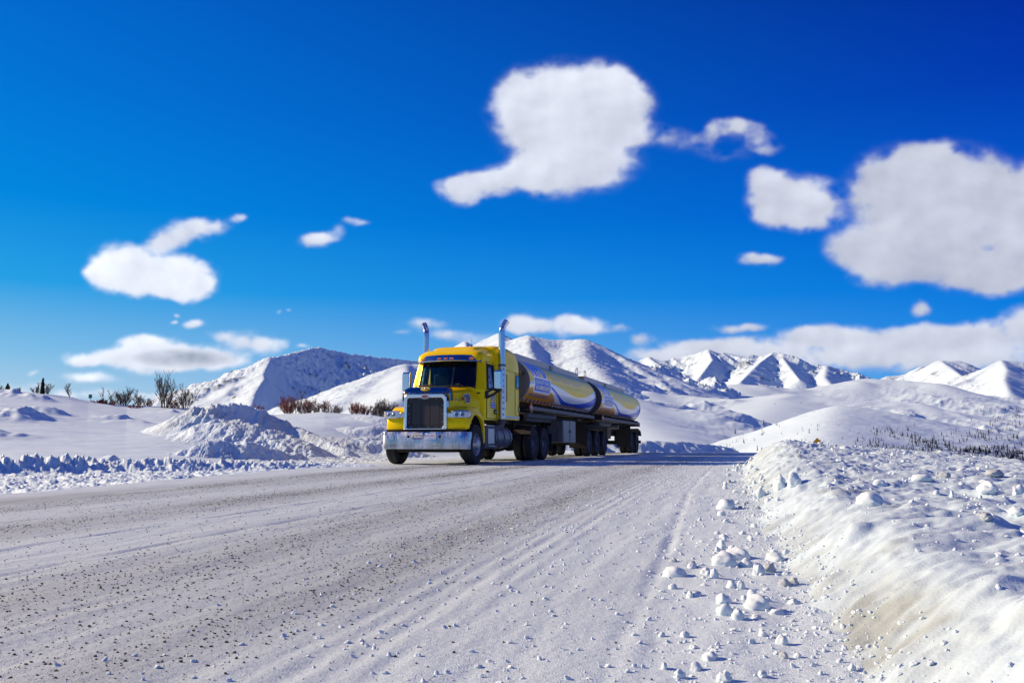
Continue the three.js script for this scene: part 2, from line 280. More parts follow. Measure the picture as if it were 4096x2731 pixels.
{
  const field = mesh('snow_field', grid(780, 430, (u, v) => {
    const d = 7.5 * Math.pow(62 / 7.5, v), k = mix(-0.72, 0.075, u), X = k * d, s = edge(d) - wide(d) - X;
    const drop = s < 0 ? step(0, 1.2, -s) * 0.06 : 0, dirt = clamp(step(0.5, 2, s) * step(7, 2, s) * (0.1 + 0.7 * fbm(X / 2, d / 1.2, 4)) * (k > -0.33 ? 1 : 0.3));
    const w = 0.98 + 0.03 * fbm(X / 3, d / 3, 3);
    return [X, fieldHeight(X, d) - drop, -d, X, d, w * mix(1, 0.7, dirt), w * mix(1, 0.66, dirt), w * mix(1, 0.6, dirt)];
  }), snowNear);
  field.userData.kind = 'structure';
}

// ---------------------------------------------------------------- ridges: hills, mountains and ploughed piles share one way of being built
function ridgeSet(list, base) {                            // list of { line: [[x, height, ahead], ...], s: slope, soft, gul, len }
  const ridges = list.map((r) => {
    let at = r.seed ?? 0; const segs = [];
    for (let i = 0; i + 1 < r.line.length; i++) { const a = r.line[i], b = r.line[i + 1], L = Math.hypot(b[0] - a[0], b[2] - a[2]) || 1e-6; segs.push({ a, b, L, at, ux: (b[0] - a[0]) / L, ud: (b[2] - a[2]) / L }); at += L; }
    const p = r.line[0], z = r.line[r.line.length - 1], l = Math.hypot(z[0] - p[0], z[2] - p[2]) || 1; return { ...r, segs, top: Math.max(...r.line.map((w) => w[1])) - base, dx: (z[0] - p[0]) / l, dd: (z[2] - p[2]) / l };
  });
  return (X, d, info, trim = 1) => {
    let total = 0, first = true; const best = { h: 0 };
    if (info) { info.rock = 0; info.far = 0; info.left = 0; }
    for (const g of ridges) {
      let near = 1e18, h0 = 0, hr = g.top * trim + 1e-3;
      for (const e of g.segs) {
        const ex = X - e.a[0], ed = d - e.a[2], k = ex * e.ux + ed * e.ud, kc = k < 0 ? 0 : k > e.L ? e.L : k, rx = ex - kc * e.ux, rd = ed - kc * e.ud, r = rx * rx + rd * rd;
        if (r < near) near = r;
        const hs = (e.a[1] + (e.b[1] - e.a[1]) * kc / e.L - base) * trim; if (hs <= h0) continue;
        const slope = g.s2 === undefined ? g.s : mix(g.s, g.s2, step(-0.8, 0.8, (e.ux * rd - e.ud * rx) / (Math.sqrt(r) + 1e-6))), z0 = 1 - slope * (Math.sqrt(r + g.soft * g.soft) - g.soft) / (2 * hs);
        if (z0 > 0 && hs * z0 * z0 > h0) h0 = hs * z0 * z0;
      }
      if (h0 <= 0) continue;
      const far = Math.sqrt(near + g.soft * g.soft) - g.soft, q = clamp(far * g.s / (0.3 * hr)), left = h0 / hr, fade = q * Math.pow(clamp(left / 0.5), 1.6);
      let n = 0, m = 0;
      if (fade > 0.004) {
        const along = (g.seed ?? 0) + X * g.dx + d * g.dd, across = d * g.dx - X * g.dd, wob = noise(X / (g.len * 1.7), d / (g.len * 1.7)) * g.len * 0.6;
        n = ridged((along + wob) / g.len, across / (g.len * 3.2), 4) - 0.55; m = fbm(X / (g.len * 0.8), d / (g.len * 0.8), 5);
      }
      const h = Math.max(0, h0 + g.gul * hr * fade * (n * 0.9 + m * 0.7) + (g.crag ? g.crag * hr * clamp(left * 3) * fbm(X / (g.len * 0.17), d / (g.len * 0.17), 4) : 0));
      if (first) { total = h; first = false; } else { const K = 0.05 * hr + 1e-6, z = clamp(0.5 + 0.5 * (h - total) / K); total = total + (h - total) * z + K * z * (1 - z); }
      if (info && h >= total - 0.05 * hr) { info.rock = n * 0.8 + m; info.far = q; info.left = left; }
    }
    return base + total;
  };
}
// side ridges that fall from a crest towards the road
function spurs(crest_, main, n, seed, o, from = 0.05, to = 0.95, reach = [0.5, 1.0]) {
  const R = rng(seed), out = [], L = crest_.length - 1;
  for (let i = 0; i < n; i++) {
    const t = mix(from, to, (i + 0.2 + 0.6 * R()) / n) * L, k = Math.min(L - 1, Math.floor(t)), f = t - k, a = crest_[k], b = crest_[k + 1], P = [0, 1, 2].map((c) => mix(a[c], b[c], f)), H = P[1] + 40, len = H / o.s * mix(reach[0], reach[1], R()) * 1.3, turn = (R() - 0.5) * 1.5, w = (R() - 0.5) * 0.6;
    const up = (q, lift) => Math.pow(Math.max(0, 1 - main * len * q / H / 2), 2) + lift;
    const at = (q, y, wob) => [P[0] + Math.sin(turn + wob) * len * q, y * H - 40, P[2] - Math.cos(turn + wob) * len * q];
    out.push({ ...o, line: [at(0, 0.99, 0), at(0.25, up(0.25, 0.085), w), at(0.5, up(0.5, 0.10 + 0.06 * R()), w * 0.3), at(0.75, up(0.75, 0.06 + 0.06 * R()), -w * 0.4), at(1, up(1, 0.0), w)], seed: seed * 100 + i * 977 });
  }
  return out;
}
const line = (...p) => p.map(([x, y, d]) => spot(x, y, d));
const heights = {};
function massif(name, list, base, [x0, x1], [d0, d1], [nu, nv], rock = 0, tint = 1, thr = 0.30) {
  const f = ridgeSet(list, base), info = {};
  heights[name] = f;
  const o = mesh(name.replace(/[0-9]/g, ''), grid(nu, nv, (u, v) => {
    const d = d0 * Math.pow(d1 / d0, v), X = (mix(x0, x1, u) - 2048) / FOCAL * d, y = f(X, d, info, step(0, 0.05, u) * step(0, 0.05, 1 - u) * step(0, 0.06, v)) - 60 * Math.pow(1 - step(0, 0.05, v), 2), S = list[0].len;
    const bare = rock ? rock * step(thr, thr + 0.22, info.rock * 0.6 + 0.55 * fbm(X / (S * 0.16), d / (S * 0.16), 4)) * step(0.02, 0.25, info.far) * step(0.12, 0.35, info.left) : 0;
    return [X, y, -d, X, d, tint * mix(1, 0.10, bare), tint * mix(1, 0.10, bare), tint * mix(1, 0.11, bare)];
  }), snowFar);
  o.userData.kind = 'structure';
  return o;
}
// valley floor out to the horizon, and the ground behind the camera
{
  const plain = mesh('valley_floor', grid(180, 120, (u, v) => {
    const a = u * 2 * Math.PI, r = 3 * Math.pow(26000 / 3, v), X = Math.sin(a) * r, d = Math.cos(a) * r;
    const right = clamp((X - edge(Math.max(d, 0)) - 7) / 40) , ahead = clamp((d - 52) / 60), back = step(0, -20, d) * 0.0;
    let y = -0.12 - 16 * Math.max(step(0, 1, right) * step(-40, 20, d), step(0, 1, ahead)) * (1 - back) - 26 * step(100, 600, Math.max(d, X));
    y += Math.min(1, r / 400) * 5 * fbm(X / 260, d / 260, 4);
    return [X, y, -d, X, d, 1, 1, 1];
  }), snowFar);
  plain.userData.kind = 'structure';
}
// far range in the middle right
massif('mountain', ((l) => [...l, ...spurs(l[0].line, l[0].s, 26, 3, { s: 0.74, s2: 0.7, soft: 5, gul: 0.24, len: 260, crag: 0.012 }, 0.04, 0.97, [0.35, 0.8])])([
  { line: line([2440, 1470, 9500], [2500, 1452, 9300], [2537, 1446, 9000], [2595, 1430, 9000], [2638, 1449, 9000], [2680, 1438, 9200], [2724, 1428, 9200], [2768, 1420, 9200], [2800, 1410, 9100], [2833, 1401, 9000], [2869, 1413, 9000], [2905, 1410, 9000], [2962, 1424, 9000], [3006, 1418, 9000], [3042, 1428, 9000], [3092, 1413, 8600], [3121, 1417, 8600], [3164, 1438, 8600], [3236, 1467, 8500], [3265, 1470, 8500], [3308, 1465, 8300], [3373, 1478, 8300], [3445, 1512, 8300], [3500, 1530, 8400]), s: 0.62, s2: 0.5, soft: 4, gul: 0.30, len: 420, crag: 0.014 },
  { line: line([2833, 1401, 9000], [2850, 1440, 8300], [2820, 1480, 7700], [2790, 1520, 7000]), s: 0.6, soft: 8, gul: 0.26, len: 420, seed: 900 },
  { line: line([2595, 1430, 9000], [2640, 1462, 8500], [2700, 1478, 8100], [2740, 1500, 7600]), s: 0.6, soft: 8, gul: 0.2, len: 420, seed: 2900 },
  { line: line([3092, 1413, 8600], [3040, 1450, 7900], [3000, 1490, 7200], [2960, 1530, 6600]), s: 0.6, soft: 8, gul: 0.3, len: 380, seed: 4900 },
  { line: line([3121, 1417, 8600], [3160, 1470, 7800], [3200, 1520, 6900]), s: 0.6, soft: 8, gul: 0.3, len: 380, seed: 6900 },
  { line: line([3308, 1465, 8300], [3300, 1510, 7400], [3330, 1545, 6600]), s: 0.55, soft: 20, gul: 0.16, len: 420, seed: 8900 },
]), -40, [2150, 3850], [4400, 11000], [640, 230], 1, 1, 0.26);
massif('mountain2', ((l) => [...l, ...spurs(l[0].line, l[0].s, 4, 5, { s: 0.6, soft: 6, gul: 0.2, len: 300, crag: 0.006 }, 0.05, 0.95, [0.5, 1.0])])([
  { line: line([3440, 1550, 7600], [3520, 1520, 7400], [3554, 1502, 7300], [3626, 1497, 7300], [3660, 1482, 7300], [3692, 1467, 7300], [3740, 1478, 7300], [3800, 1500, 7300]), s: 0.6, soft: 8, gul: 0.24, len: 420 },
  { line: line([3690, 1467, 7300], [3640, 1500, 6900], [3590, 1530, 6500]), s: 0.6, soft: 8, gul: 0.2, len: 400, seed: 999 },
]), -40, [3200, 4050], [5000, 8800], [300, 110], 0.8, 0.95);
massif('mountain3', ((l) => [...l, ...spurs(l[0].line, l[0].s, 4, 7, { s: 0.6, soft: 8, gul: 0.16, len: 280, crag: 0.012 }, 0.05, 0.95, [0.5, 1.0])])([
  { line: line([3540, 1570, 5900], [3626, 1528, 6000], [3690, 1488, 6000], [3755, 1445, 6000], [3790, 1442, 6000], [3828, 1440, 6000], [3870, 1456, 6000], [3914, 1474, 6000], [3950, 1492, 6000], [4010, 1520, 6000]), s: 0.6, soft: 8, gul: 0.2, len: 380 },
  { line: line([3765, 1444, 6000], [3830, 1490, 5300], [3880, 1530, 4700], [3930, 1580, 4100]), s: 0.55, soft: 10, gul: 0.14, len: 360, seed: 1200 },
]), -40, [3250, 4350], [3100, 7200], [340, 140], 0.7);
massif('mountain4', ((l) => [...l, ...spurs(l[0].line, l[0].s, 5, 9, { s: 0.6, soft: 8, gul: 0.16, len: 260, crag: 0.012 }, 0.05, 0.95, [0.5, 1.0])])([
  { line: line([3640, 1605, 4500], [3748, 1566, 4600], [3820, 1536, 4700], [3892, 1510, 4800], [3950, 1476, 4900], [4008, 1442, 5000], [4050, 1444, 5000], [4096, 1447, 5000], [4180, 1462, 5000], [4300, 1510, 5000]), s: 0.58, soft: 8, gul: 0.18, len: 340 },
  { line: line([4008, 1442, 5000], [4030, 1480, 4500], [4020, 1520, 4000], [4040, 1570, 3500]), s: 0.55, soft: 10, gul: 0.2, len: 320, seed: 1200 },
]), -40, [3250, 4750], [2500, 6300], [420, 150], 0.7);
// big mountain behind the truck, and the small peak left of it
massif('mountain5', [{ line: line([1760, 1420, 4500], [1800, 1398, 4500], [1860, 1370, 4500], [1900, 1388, 4500], [1960, 1410, 4500]), s: 0.6, soft: 6, gul: 0.12, len: 240 }, { line: line([1860, 1370, 4500], [1868, 1400, 4250], [1885, 1430, 4000]), s: 0.6, soft: 6, gul: 0.1, len: 240, seed: 500 }], -40, [1450, 2300], [3200, 5600], [260, 100], 0.5);
massif('mountain6', ((l) => [...l, ...spurs(l[0].line, l[0].s, 6, 11, { s: 0.44, s2: 0.5, soft: 18, gul: 0.13, len: 150, crag: 0.008 }, 0.35, 0.95, [0.5, 1.0])])([
  { line: line([1850, 1440, 3100], [1900, 1408, 3150], [1950, 1372, 3200], [1997, 1337, 3200], [2022, 1350, 3150], [2049, 1362, 3100], [2080, 1354, 3050], [2114, 1347, 3000], [2150, 1354, 3000], [2190, 1359, 3000], [2265, 1359, 3000], [2335, 1362, 2950], [2377, 1378, 2900], [2418, 1399, 2850], [2480, 1428, 2750], [2543, 1466, 2600], [2605, 1507, 2450], [2650, 1537, 2300], [2720, 1590, 2100]), s: 0.5, s2: 0.5, soft: 10, gul: 0.26, len: 120, crag: 0.01 },
  { line: line([2114, 1347, 3000], [2116, 1375, 2760], [2120, 1410, 2500], [2150, 1450, 2250], [2200, 1500, 1950], [2250, 1550, 1650]), s: 0.42, s2: 0.66, soft: 12, gul: 0.26, len: 120, crag: 0.008, seed: 700 },
  { line: line([1997, 1337, 3200], [2010, 1370, 3000], [2000, 1420, 2700]), s: 0.5, s2: 0.75, soft: 6, gul: 0.1, len: 160, seed: 1700 },
  { line: line([2335, 1362, 2950], [2330, 1420, 2500], [2380, 1470, 2200], [2430, 1530, 1850]), s: 0.36, s2: 0.5, soft: 24, gul: 0.18, len: 140, crag: 0.008, seed: 2700 },
]), -40, [1250, 3050], [900, 4400], [560, 270], 0.9, 1, 0.36);
// mountain at the left with its shaded bowl
massif('mountain7', ((l) => [...l, ...spurs(l[0].line, l[0].s, 2, 13, { s: 0.6, s2: 0.55, soft: 6, gul: 0.14, len: 90, crag: 0.016 }, 0.42, 0.98, [0.3, 0.6])])([
  { line: line([740, 1620, 2250], [785, 1592, 2300], [830, 1570, 2330], [900, 1543, 2370], [960, 1512, 2400], [1000, 1481, 2430], [1040, 1455, 2450], [1082, 1432, 2500], [1120, 1426, 2650], [1180, 1411, 2900], [1230, 1398, 3100], [1272, 1388, 3300], [1310, 1398, 3450], [1350, 1405, 3600], [1400, 1416, 3800], [1450, 1421, 4000], [1510, 1429, 4200], [1560, 1433, 4400], [1640, 1441, 4700], [1720, 1452, 4900], [1800, 1470, 5000]), s: 0.78, s2: 0.5, soft: 4, gul: 0.13, len: 110, crag: 0.02 },
  { line: line([1082, 1432, 2500], [1064, 1466, 2400], [1050, 1498, 2280], [1056, 1516, 2220], [1030, 1548, 2120], [1010, 1590, 1960], [1000, 1630, 1800]), s: 0.5, s2: 0.9, soft: 5, gul: 0.14, len: 110, crag: 0.012, seed: 800 },
  { line: line([960, 1512, 2400], [930, 1545, 2260], [900, 1580, 2100]), s: 0.5, soft: 8, gul: 0.15, len: 130, seed: 1800 },
]), -30, [420, 2250], [1300, 6200], [600, 300], 1, 1, 0.24);
massif('hill', [
  { line: line([1260, 1690, 1150], [1310, 1655, 1250], [1370, 1612, 1350], [1420, 1572, 1450], [1470, 1535, 1550], [1520, 1505, 1620], [1575, 1475, 1680], [1620, 1461, 1720], [1690, 1455, 1750], [1760, 1470, 1750], [1850, 1490, 1750], [1960, 1520, 1750], [2080, 1580, 1700], [2200, 1660, 1600]), s: 0.66, s2: 0.5, soft: 24, gul: 0.09, len: 110, crag: 0.016 },
  { line: line([1620, 1461, 1720], [1630, 1520, 1450], [1620, 1590, 1150]), s: 0.42, s2: 0.8, soft: 10, gul: 0.09, len: 100, seed: 600 },
], -30, [950, 2600], [620, 2500], [480, 220], 0.8, 1, 0.36);
// rolling snow hills of the valley on the right
massif('hill2', ((l) => [...l, ...spurs(l[0].line, l[0].s, 7, 21, { s: 0.22, s2: 0.42, soft: 24, gul: 0.1, len: 150 }, 0.05, 0.95, [0.2, 0.42])])([{ line: line([2440, 1580, 3500], [2560, 1556, 3500], [2700, 1549, 3500], [2850, 1553, 3400], [2950, 1540, 3400], [3050, 1548, 3400], [3150, 1556, 3400], [3250, 1562, 3400], [3320, 1548, 3500], [3400, 1530, 3600], [3467, 1516, 3600], [3550, 1525, 3600], [3620, 1541, 3600], [3700, 1571, 3600], [3800, 1602, 3600], [3900, 1626, 3600], [4000, 1652, 3600], [4200, 1690, 3600]), s: 0.26, soft: 60, gul: 0.22, len: 300, crag: 0.006 },
  { line: line([2950, 1540, 3400], [2980, 1580, 2900], [3060, 1620, 2500]), s: 0.2, soft: 70, gul: 0.14, len: 300, seed: 500 }]), -40, [2000, 4750], [1200, 4900], [520, 170], 0.55, 1, 0.50);
massif('hill3', ((l) => [...l, ...spurs(l[0].line, l[0].s, 9, 23, { s: 0.2, s2: 0.44, soft: 14, gul: 0.1, len: 80 }, 0.05, 0.95, [0.2, 0.42])])([{ line: line([2460, 1568, 2000], [2560, 1572, 2000], [2700, 1580, 1950], [2850, 1602, 1900], [3000, 1592, 1850], [3150, 1578, 1800], [3250, 1590, 1750], [3400, 1602, 1700], [3600, 1627, 1650], [3800, 1660, 1600], [4000, 1690, 1550], [4250, 1725, 1500]), s: 0.2, soft: 40, gul: 0.3, len: 170, crag: 0.008 },
  { line: line([2560, 1572, 2000], [2660, 1640, 1500], [2760, 1700, 1150], [2850, 1750, 950]), s: 0.26, s2: 0.2, soft: 40, gul: 0.14, len: 170, seed: 300 },
  { line: line([3150, 1578, 1800], [3080, 1640, 1400], [3000, 1700, 1100], [2960, 1740, 900]), s: 0.22, soft: 40, gul: 0.15, len: 150, seed: 1300 }]), -40, [2000, 4750], [420, 2900], [520, 230], 0.6, 1, 0.48);
massif('hill4', ((l) => [...l, ...spurs(l[0].line, l[0].s, 3, 25, { s: 0.26, s2: 0.5, soft: 8, gul: 0.1, len: 60 }, 0.3, 0.9, [0.3, 0.5])])([{ line: line([1980, 1720, 1050], [2100, 1640, 1030], [2250, 1570, 1000], [2350, 1566, 980], [2450, 1592, 940], [2520, 1628, 900], [2600, 1660, 850], [2680, 1692, 800], [2760, 1732, 760], [2840, 1775, 720], [2890, 1798, 690], [2940, 1825, 660]), s: 0.3, s2: 0.24, soft: 26, gul: 0.2, len: 90 }, { line: line([2520, 1628, 900], [2560, 1690, 700], [2640, 1750, 520], [2720, 1800, 400]), s: 0.26, soft: 18, gul: 0.16, len: 70, seed: 300 }]), -28, [1500, 3250], [190, 1500], [430, 200], 0.5, 1, 0.5);
massif('hill5', [{ line: line([2800, 1836, 660], [2904, 1790, 620], [2978, 1761, 590], [3055, 1738, 560], [3131, 1719, 530], [3182, 1700, 510], [3236, 1666, 485], [3300, 1642, 465], [3359, 1629, 455]), s: 0.46, s2: 0.26, soft: 9, gul: 0.10, len: 60, crag: 0.006 },
  { line: line([3520, 1648, 800], [3440, 1636, 620], [3359, 1629, 455], [3325, 1690, 340], [3310, 1760, 270], [3330, 1850, 200]), s: 0.36, s2: 0.25, soft: 7, gul: 0.07, len: 60, crag: 0.005, seed: 400 }], -45, [2450, 4800], [75, 950], [500, 230], 0.4, 1, 0.52);

// ---------------------------------------------------------------- ploughed snow piles
function pile(name, label, list, [x0, x1], [d0, d1], [nu, nv], lump) {
  const f = ridgeSet(list, -0.15), info = {}, M = snowRough;
  const o = mesh(name, grid(nu, nv, (u, v) => {
    const d = mix(d0, d1, v), X = (mix(x0, x1, u) - 2048) / FOCAL * d, ground = fieldHeight(X, d), h = f(X, d, info);
    const wx = X + 0.12 * noise(X * 3, d * 3), wd = d + 0.12 * noise(X * 3 + 9, d * 3), [a, a1, id] = cells(wx / 0.8, wd / 0.8), [b, , id2] = cells(wx / 0.36 + 5, wd / 0.36), [c, , id3] = cells(wx / 0.15, wd / 0.15 + 3);
    const blk = (q, s, k) => Math.min(k, Math.max(0, s - q) * 1.5), k = clamp((h + 0.15) / 0.5), kk = clamp((h - 0.5 + 0.7 * fbm(X / 1.9, d / 1.9, 3)) / 0.8) * (0.45 + 0.75 * step(-0.15, 0.35, fbm(X / 1.4 + 9, d / 1.4, 3)));
    const y = ground + h * 0.84 - 0.1 + lump * (0.12 * k + 0.88 * kk) * (0.5 * blk(a, 0.55, 0.42) * (0.3 + 1.2 * id) + 0.42 * blk(b, 0.5, 0.4) * (0.2 + 1.3 * id2) + 0.16 * blk(c, 0.5, 0.5) * (0.2 + 1.3 * id3) + 0.42 * fbm(X / 1.2, d / 1.2, 4) + 0.10 * fbm(X / 0.12, d / 0.12, 3) - 0.3);
    const dirt = clamp(0.12 + 0.45 * (id - 0.45) + 0.7 * fbm(X / 1.6, d / 1.2, 4)) * k;
    return [X, k > 0.02 ? Math.min(y, ground + h + 0.3) : ground - 0.2, -d, X, d, mix(0.98, 0.66, dirt), mix(0.98, 0.63, dirt), mix(0.99, 0.58, dirt)];
  }), M);
  return tag(o, label, 'snow pile');
}
const over = (...p) => p.map(([x, y, d]) => { const q = spot(x, y, d); return [q[0], q[1] - fieldHeight(q[0], d), d]; });
pile('snow_pile', 'largest lumpy ploughed snow pile left of the yellow truck', [
  { line: over([600, 1690, 31.5], [660, 1662, 31.2], [720, 1628, 31], [790, 1590, 31], [850, 1572, 31.2], [900, 1582, 31.4], [935, 1578, 31.6], [1000, 1594, 31.8], [1040, 1592, 31.9], [1085, 1625, 32], [1130, 1646, 32], [1200, 1678, 31.6], [1290, 1724, 30.8], [1390, 1778, 29.6]), s: 1.15, soft: 0.2, gul: 0.2, len: 1.2 },
  { line: over([880, 1640, 29.6], [960, 1648, 29.4], [1060, 1680, 29.2], [1160, 1712, 28.8], [1240, 1750, 28.4]), s: 0.8, soft: 0.25, gul: 0.2, len: 1.1, seed: 40 }], [520, 1440], [25.5, 36.5], [430, 210], 0.5);
pile('snow_pile', 'low ridge of dirty snow in front of the largest snow pile', [
  { line: over([685, 1792, 24.4], [740, 1772, 24.5], [790, 1752, 24.7], [840, 1732, 24.9], [875, 1728, 25], [930, 1748, 25.1], [1000, 1740, 25.4], [1050, 1760, 25.6], [1150, 1785, 25.8], [1200, 1795, 26]), s: 1.0, soft: 0.12, gul: 0.25, len: 0.8 }], [640, 1240], [23.4, 27.5], [320, 110], 0.4);
pile('snow_pile', 'bumpy snow heap with red bushes behind it beside the truck fender', [
  { line: over([1130, 1672, 47], [1200, 1655, 47], [1260, 1648, 46.5], [1320, 1650, 46], [1390, 1668, 44], [1440, 1645, 43], [1500, 1648, 42.5], [1560, 1660, 42], [1640, 1680, 42]), s: 0.5, soft: 0.4, gul: 0.25, len: 1.6 },
  { line: over([1240, 1700, 38], [1330, 1702, 37], [1420, 1690, 37], [1500, 1684, 37], [1580, 1700, 37]), s: 0.6, soft: 0.3, gul: 0.3, len: 1.2, seed: 40 },
  { line: over([1210, 1735, 33], [1300, 1728, 32.5], [1400, 1730, 32.5], [1480, 1722, 33], [1560, 1735, 33]), s: 0.5, soft: 0.3, gul: 0.3, len: 1.1, seed: 80 }], [1080, 1760], [29.5, 49], [340, 190], 0.62);
{
  const f = ridgeSet([{ line: [[2.6, 0.5, 50.5], [5.0, 0.62, 51], [7.5, 0.66, 51.5], [10, 0.6, 53], [12.2, 0.42, 55], [14, 0.2, 58]].map(([x, h, d]) => [x, h, d]), s: 0.8, soft: 0.2, gul: 0.3, len: 1.2 }], -0.6);
  const o = mesh('snow_bank', grid(260, 70, (u, v) => { const d = mix(47.5, 59, v), X = mix(-1, 17, u); return [X, f(X, d) + 0.10 * fbm(X / 0.6, d / 0.6, 4) - 0.05, -d, X, d, 0.97, 0.97, 0.98]; }), snowRough);
  tag(o, 'low snow bank shaded blue across the road behind the rear trailer', 'snow bank');
}

// ---------------------------------------------------------------- shrubs and trees
const barkGrey = std([0.085, 0.07, 0.06], 0.9), barkRed = std([0.2, 0.055, 0.05], 0.9), barkPale = std([0.2, 0.16, 0.13], 0.9), needle = std([0.045, 0.06, 0.012], 0.85), needlePale = std([0.12, 0.12, 0.015], 0.85);
function tubes(list, sides = 4) {                          // tapered sticks: [ax, ay, az, bx, by, bz, ra, rb]
  const n = list.length, p = new Float32Array(n * sides * 6), ix = new Uint32Array(n * sides * 6), A = new THREE.Vector3(), B = new THREE.Vector3(), T = new THREE.Vector3(), N = new THREE.Vector3(), M = new THREE.Vector3();
  let v = 0, k = 0;
  for (const s of list) {
    A.set(s[0], s[1], s[2]); B.set(s[3], s[4], s[5]); T.subVectors(B, A).normalize(); N.set(Math.abs(T.y) > 0.9 ? 1 : 0, Math.abs(T.y) > 0.9 ? 0 : 1, 0).cross(T).normalize(); M.crossVectors(T, N);
    for (let i = 0; i < sides; i++) { const a = i / sides * 2 * Math.PI, c = Math.cos(a), d = Math.sin(a);
      for (const [P, r, o] of [[A, s[6], 0], [B, s[7], sides]]) { const q = (v + o + i) * 3; p[q] = P.x + (N.x * c + M.x * d) * r; p[q + 1] = P.y + (N.y * c + M.y * d) * r; p[q + 2] = P.z + (N.z * c + M.z * d) * r; } }
    for (let i = 0; i < sides; i++) { const j = (i + 1) % sides; ix[k++] = v + i; ix[k++] = v + j; ix[k++] = v + sides + j; ix[k++] = v + i; ix[k++] = v + sides + j; ix[k++] = v + sides + i; }
    v += sides * 2;
  }
  const g = new THREE.BufferGeometry(); g.setAttribute('position', new THREE.BufferAttribute(p, 3)); g.setIndex(new THREE.BufferAttribute(ix, 1)); g.computeVertexNormals();
  return g;
}
function branchy(seed, height, half, stems, thick, twigs, upright = 0.5) {
  const R = rng(seed), thickOnes = [], thin = []; let mine = thickOnes;
  const grow = (x, y, z, dx, dy, dz, len, r, depth) => {
    const steps = 3; let px = x, py = y, pz = z;
    for (let i = 0; i < steps; i++) {
      dx += (R() - 0.5) * 0.35; dy += 0.06 * upright; dz += (R() - 0.5) * 0.35; const l = Math.hypot(dx, dy, dz); dx /= l; dy /= l; dz /= l;
      const q = len / steps, nx = px + dx * q, ny = py + dy * q, nz = pz + dz * q, r1 = r * (1 - 0.26 * (i + 1));
      (depth < 1 ? mine : thin).push([px, py, pz, nx, ny, nz, r * (1 - 0.26 * i), Math.max(r1, 0.004)]);
      if (depth < 3) for (let k = 0; k < (depth === 0 ? twigs : 2); k++) if (R() < 0.85) {
        const a = R() * 6.283, b = 0.5 + R() * 0.5;
        grow(nx, ny, nz, dx * (1 - b * 0.4) + Math.cos(a) * b * 0.75, dy * 0.8 + 0.35 * upright, dz * (1 - b * 0.4) + Math.sin(a) * b * 0.75, len * (0.38 + 0.2 * R()), Math.max(r * 0.5, 0.006), depth + 1);
      }
      px = nx; py = ny; pz = nz;
    }
  };
  for (let s = 0; s < stems; s++) {
    thickOnes.push(mine = []); const a = R() * 6.283, o = Math.sqrt(R()), lean = o * half / height * 0.9;
    grow(Math.cos(a) * half * 0.35 * o, -0.15, Math.sin(a) * half * 0.35 * o, Math.cos(a) * lean, 1, Math.sin(a) * lean, height * (0.62 + 0.38 * R()) * (stems > 2 ? 0.85 : 0.95), thick, 0);
  }
  return [thickOnes.map((l) => tubes(l, 5)), tubes(thin, 3)];
}
function plant(name, label, category, [px, py, d, topY, halfPx], m, opt = {}) {
  const [x, , ] = spot(px, py, d), y = opt.y ?? fieldHeight(x, d), height = (py - topY) / FOCAL * d, half = halfPx / FOCAL * d;
  const t = thing(name, label, category, [x, y, -d], 0, opt.group), [a, b] = branchy(opt.seed ?? Math.round(px * 7 + py), height, half, opt.stems ?? 7, opt.thick ?? 0.022, opt.twigs ?? 2, opt.upright ?? 0.6);
  for (const g of a) mesh(opt.stems === 1 ? 'trunk' : 'stem', g, m, t); mesh('twigs', b, m, t).userData.kind = 'stuff';
  return t;
}
plant('bare_tree', 'thin pale leafless tree standing alone between spruce and green sign', 'tree', [284, 1588, 45.5, 1526, 18], barkPale, { stems: 1, thick: 0.03, twigs: 3, upright: 0.9 });
plant('bare_tree', 'slim leafless sapling rising out of low reddish brush beside green sign', 'tree', [406, 1612, 45.5, 1546, 10], barkPale, { stems: 1, thick: 0.028, twigs: 2, upright: 1 });
plant('bare_tree', 'tallest bare tree on the left skyline beside the lumpy snow pile', 'tree', [655, 1628, 45, 1506, 40], barkGrey, { stems: 9, thick: 0.035, twigs: 2, upright: 1.0 });
plant('bare_tree', 'tall grey leafless sapling among the red bushes by the truck', 'tree', [1190, 1648, 47.5, 1576, 20], barkGrey, { stems: 2, thick: 0.025, twigs: 3, upright: 0.9 });
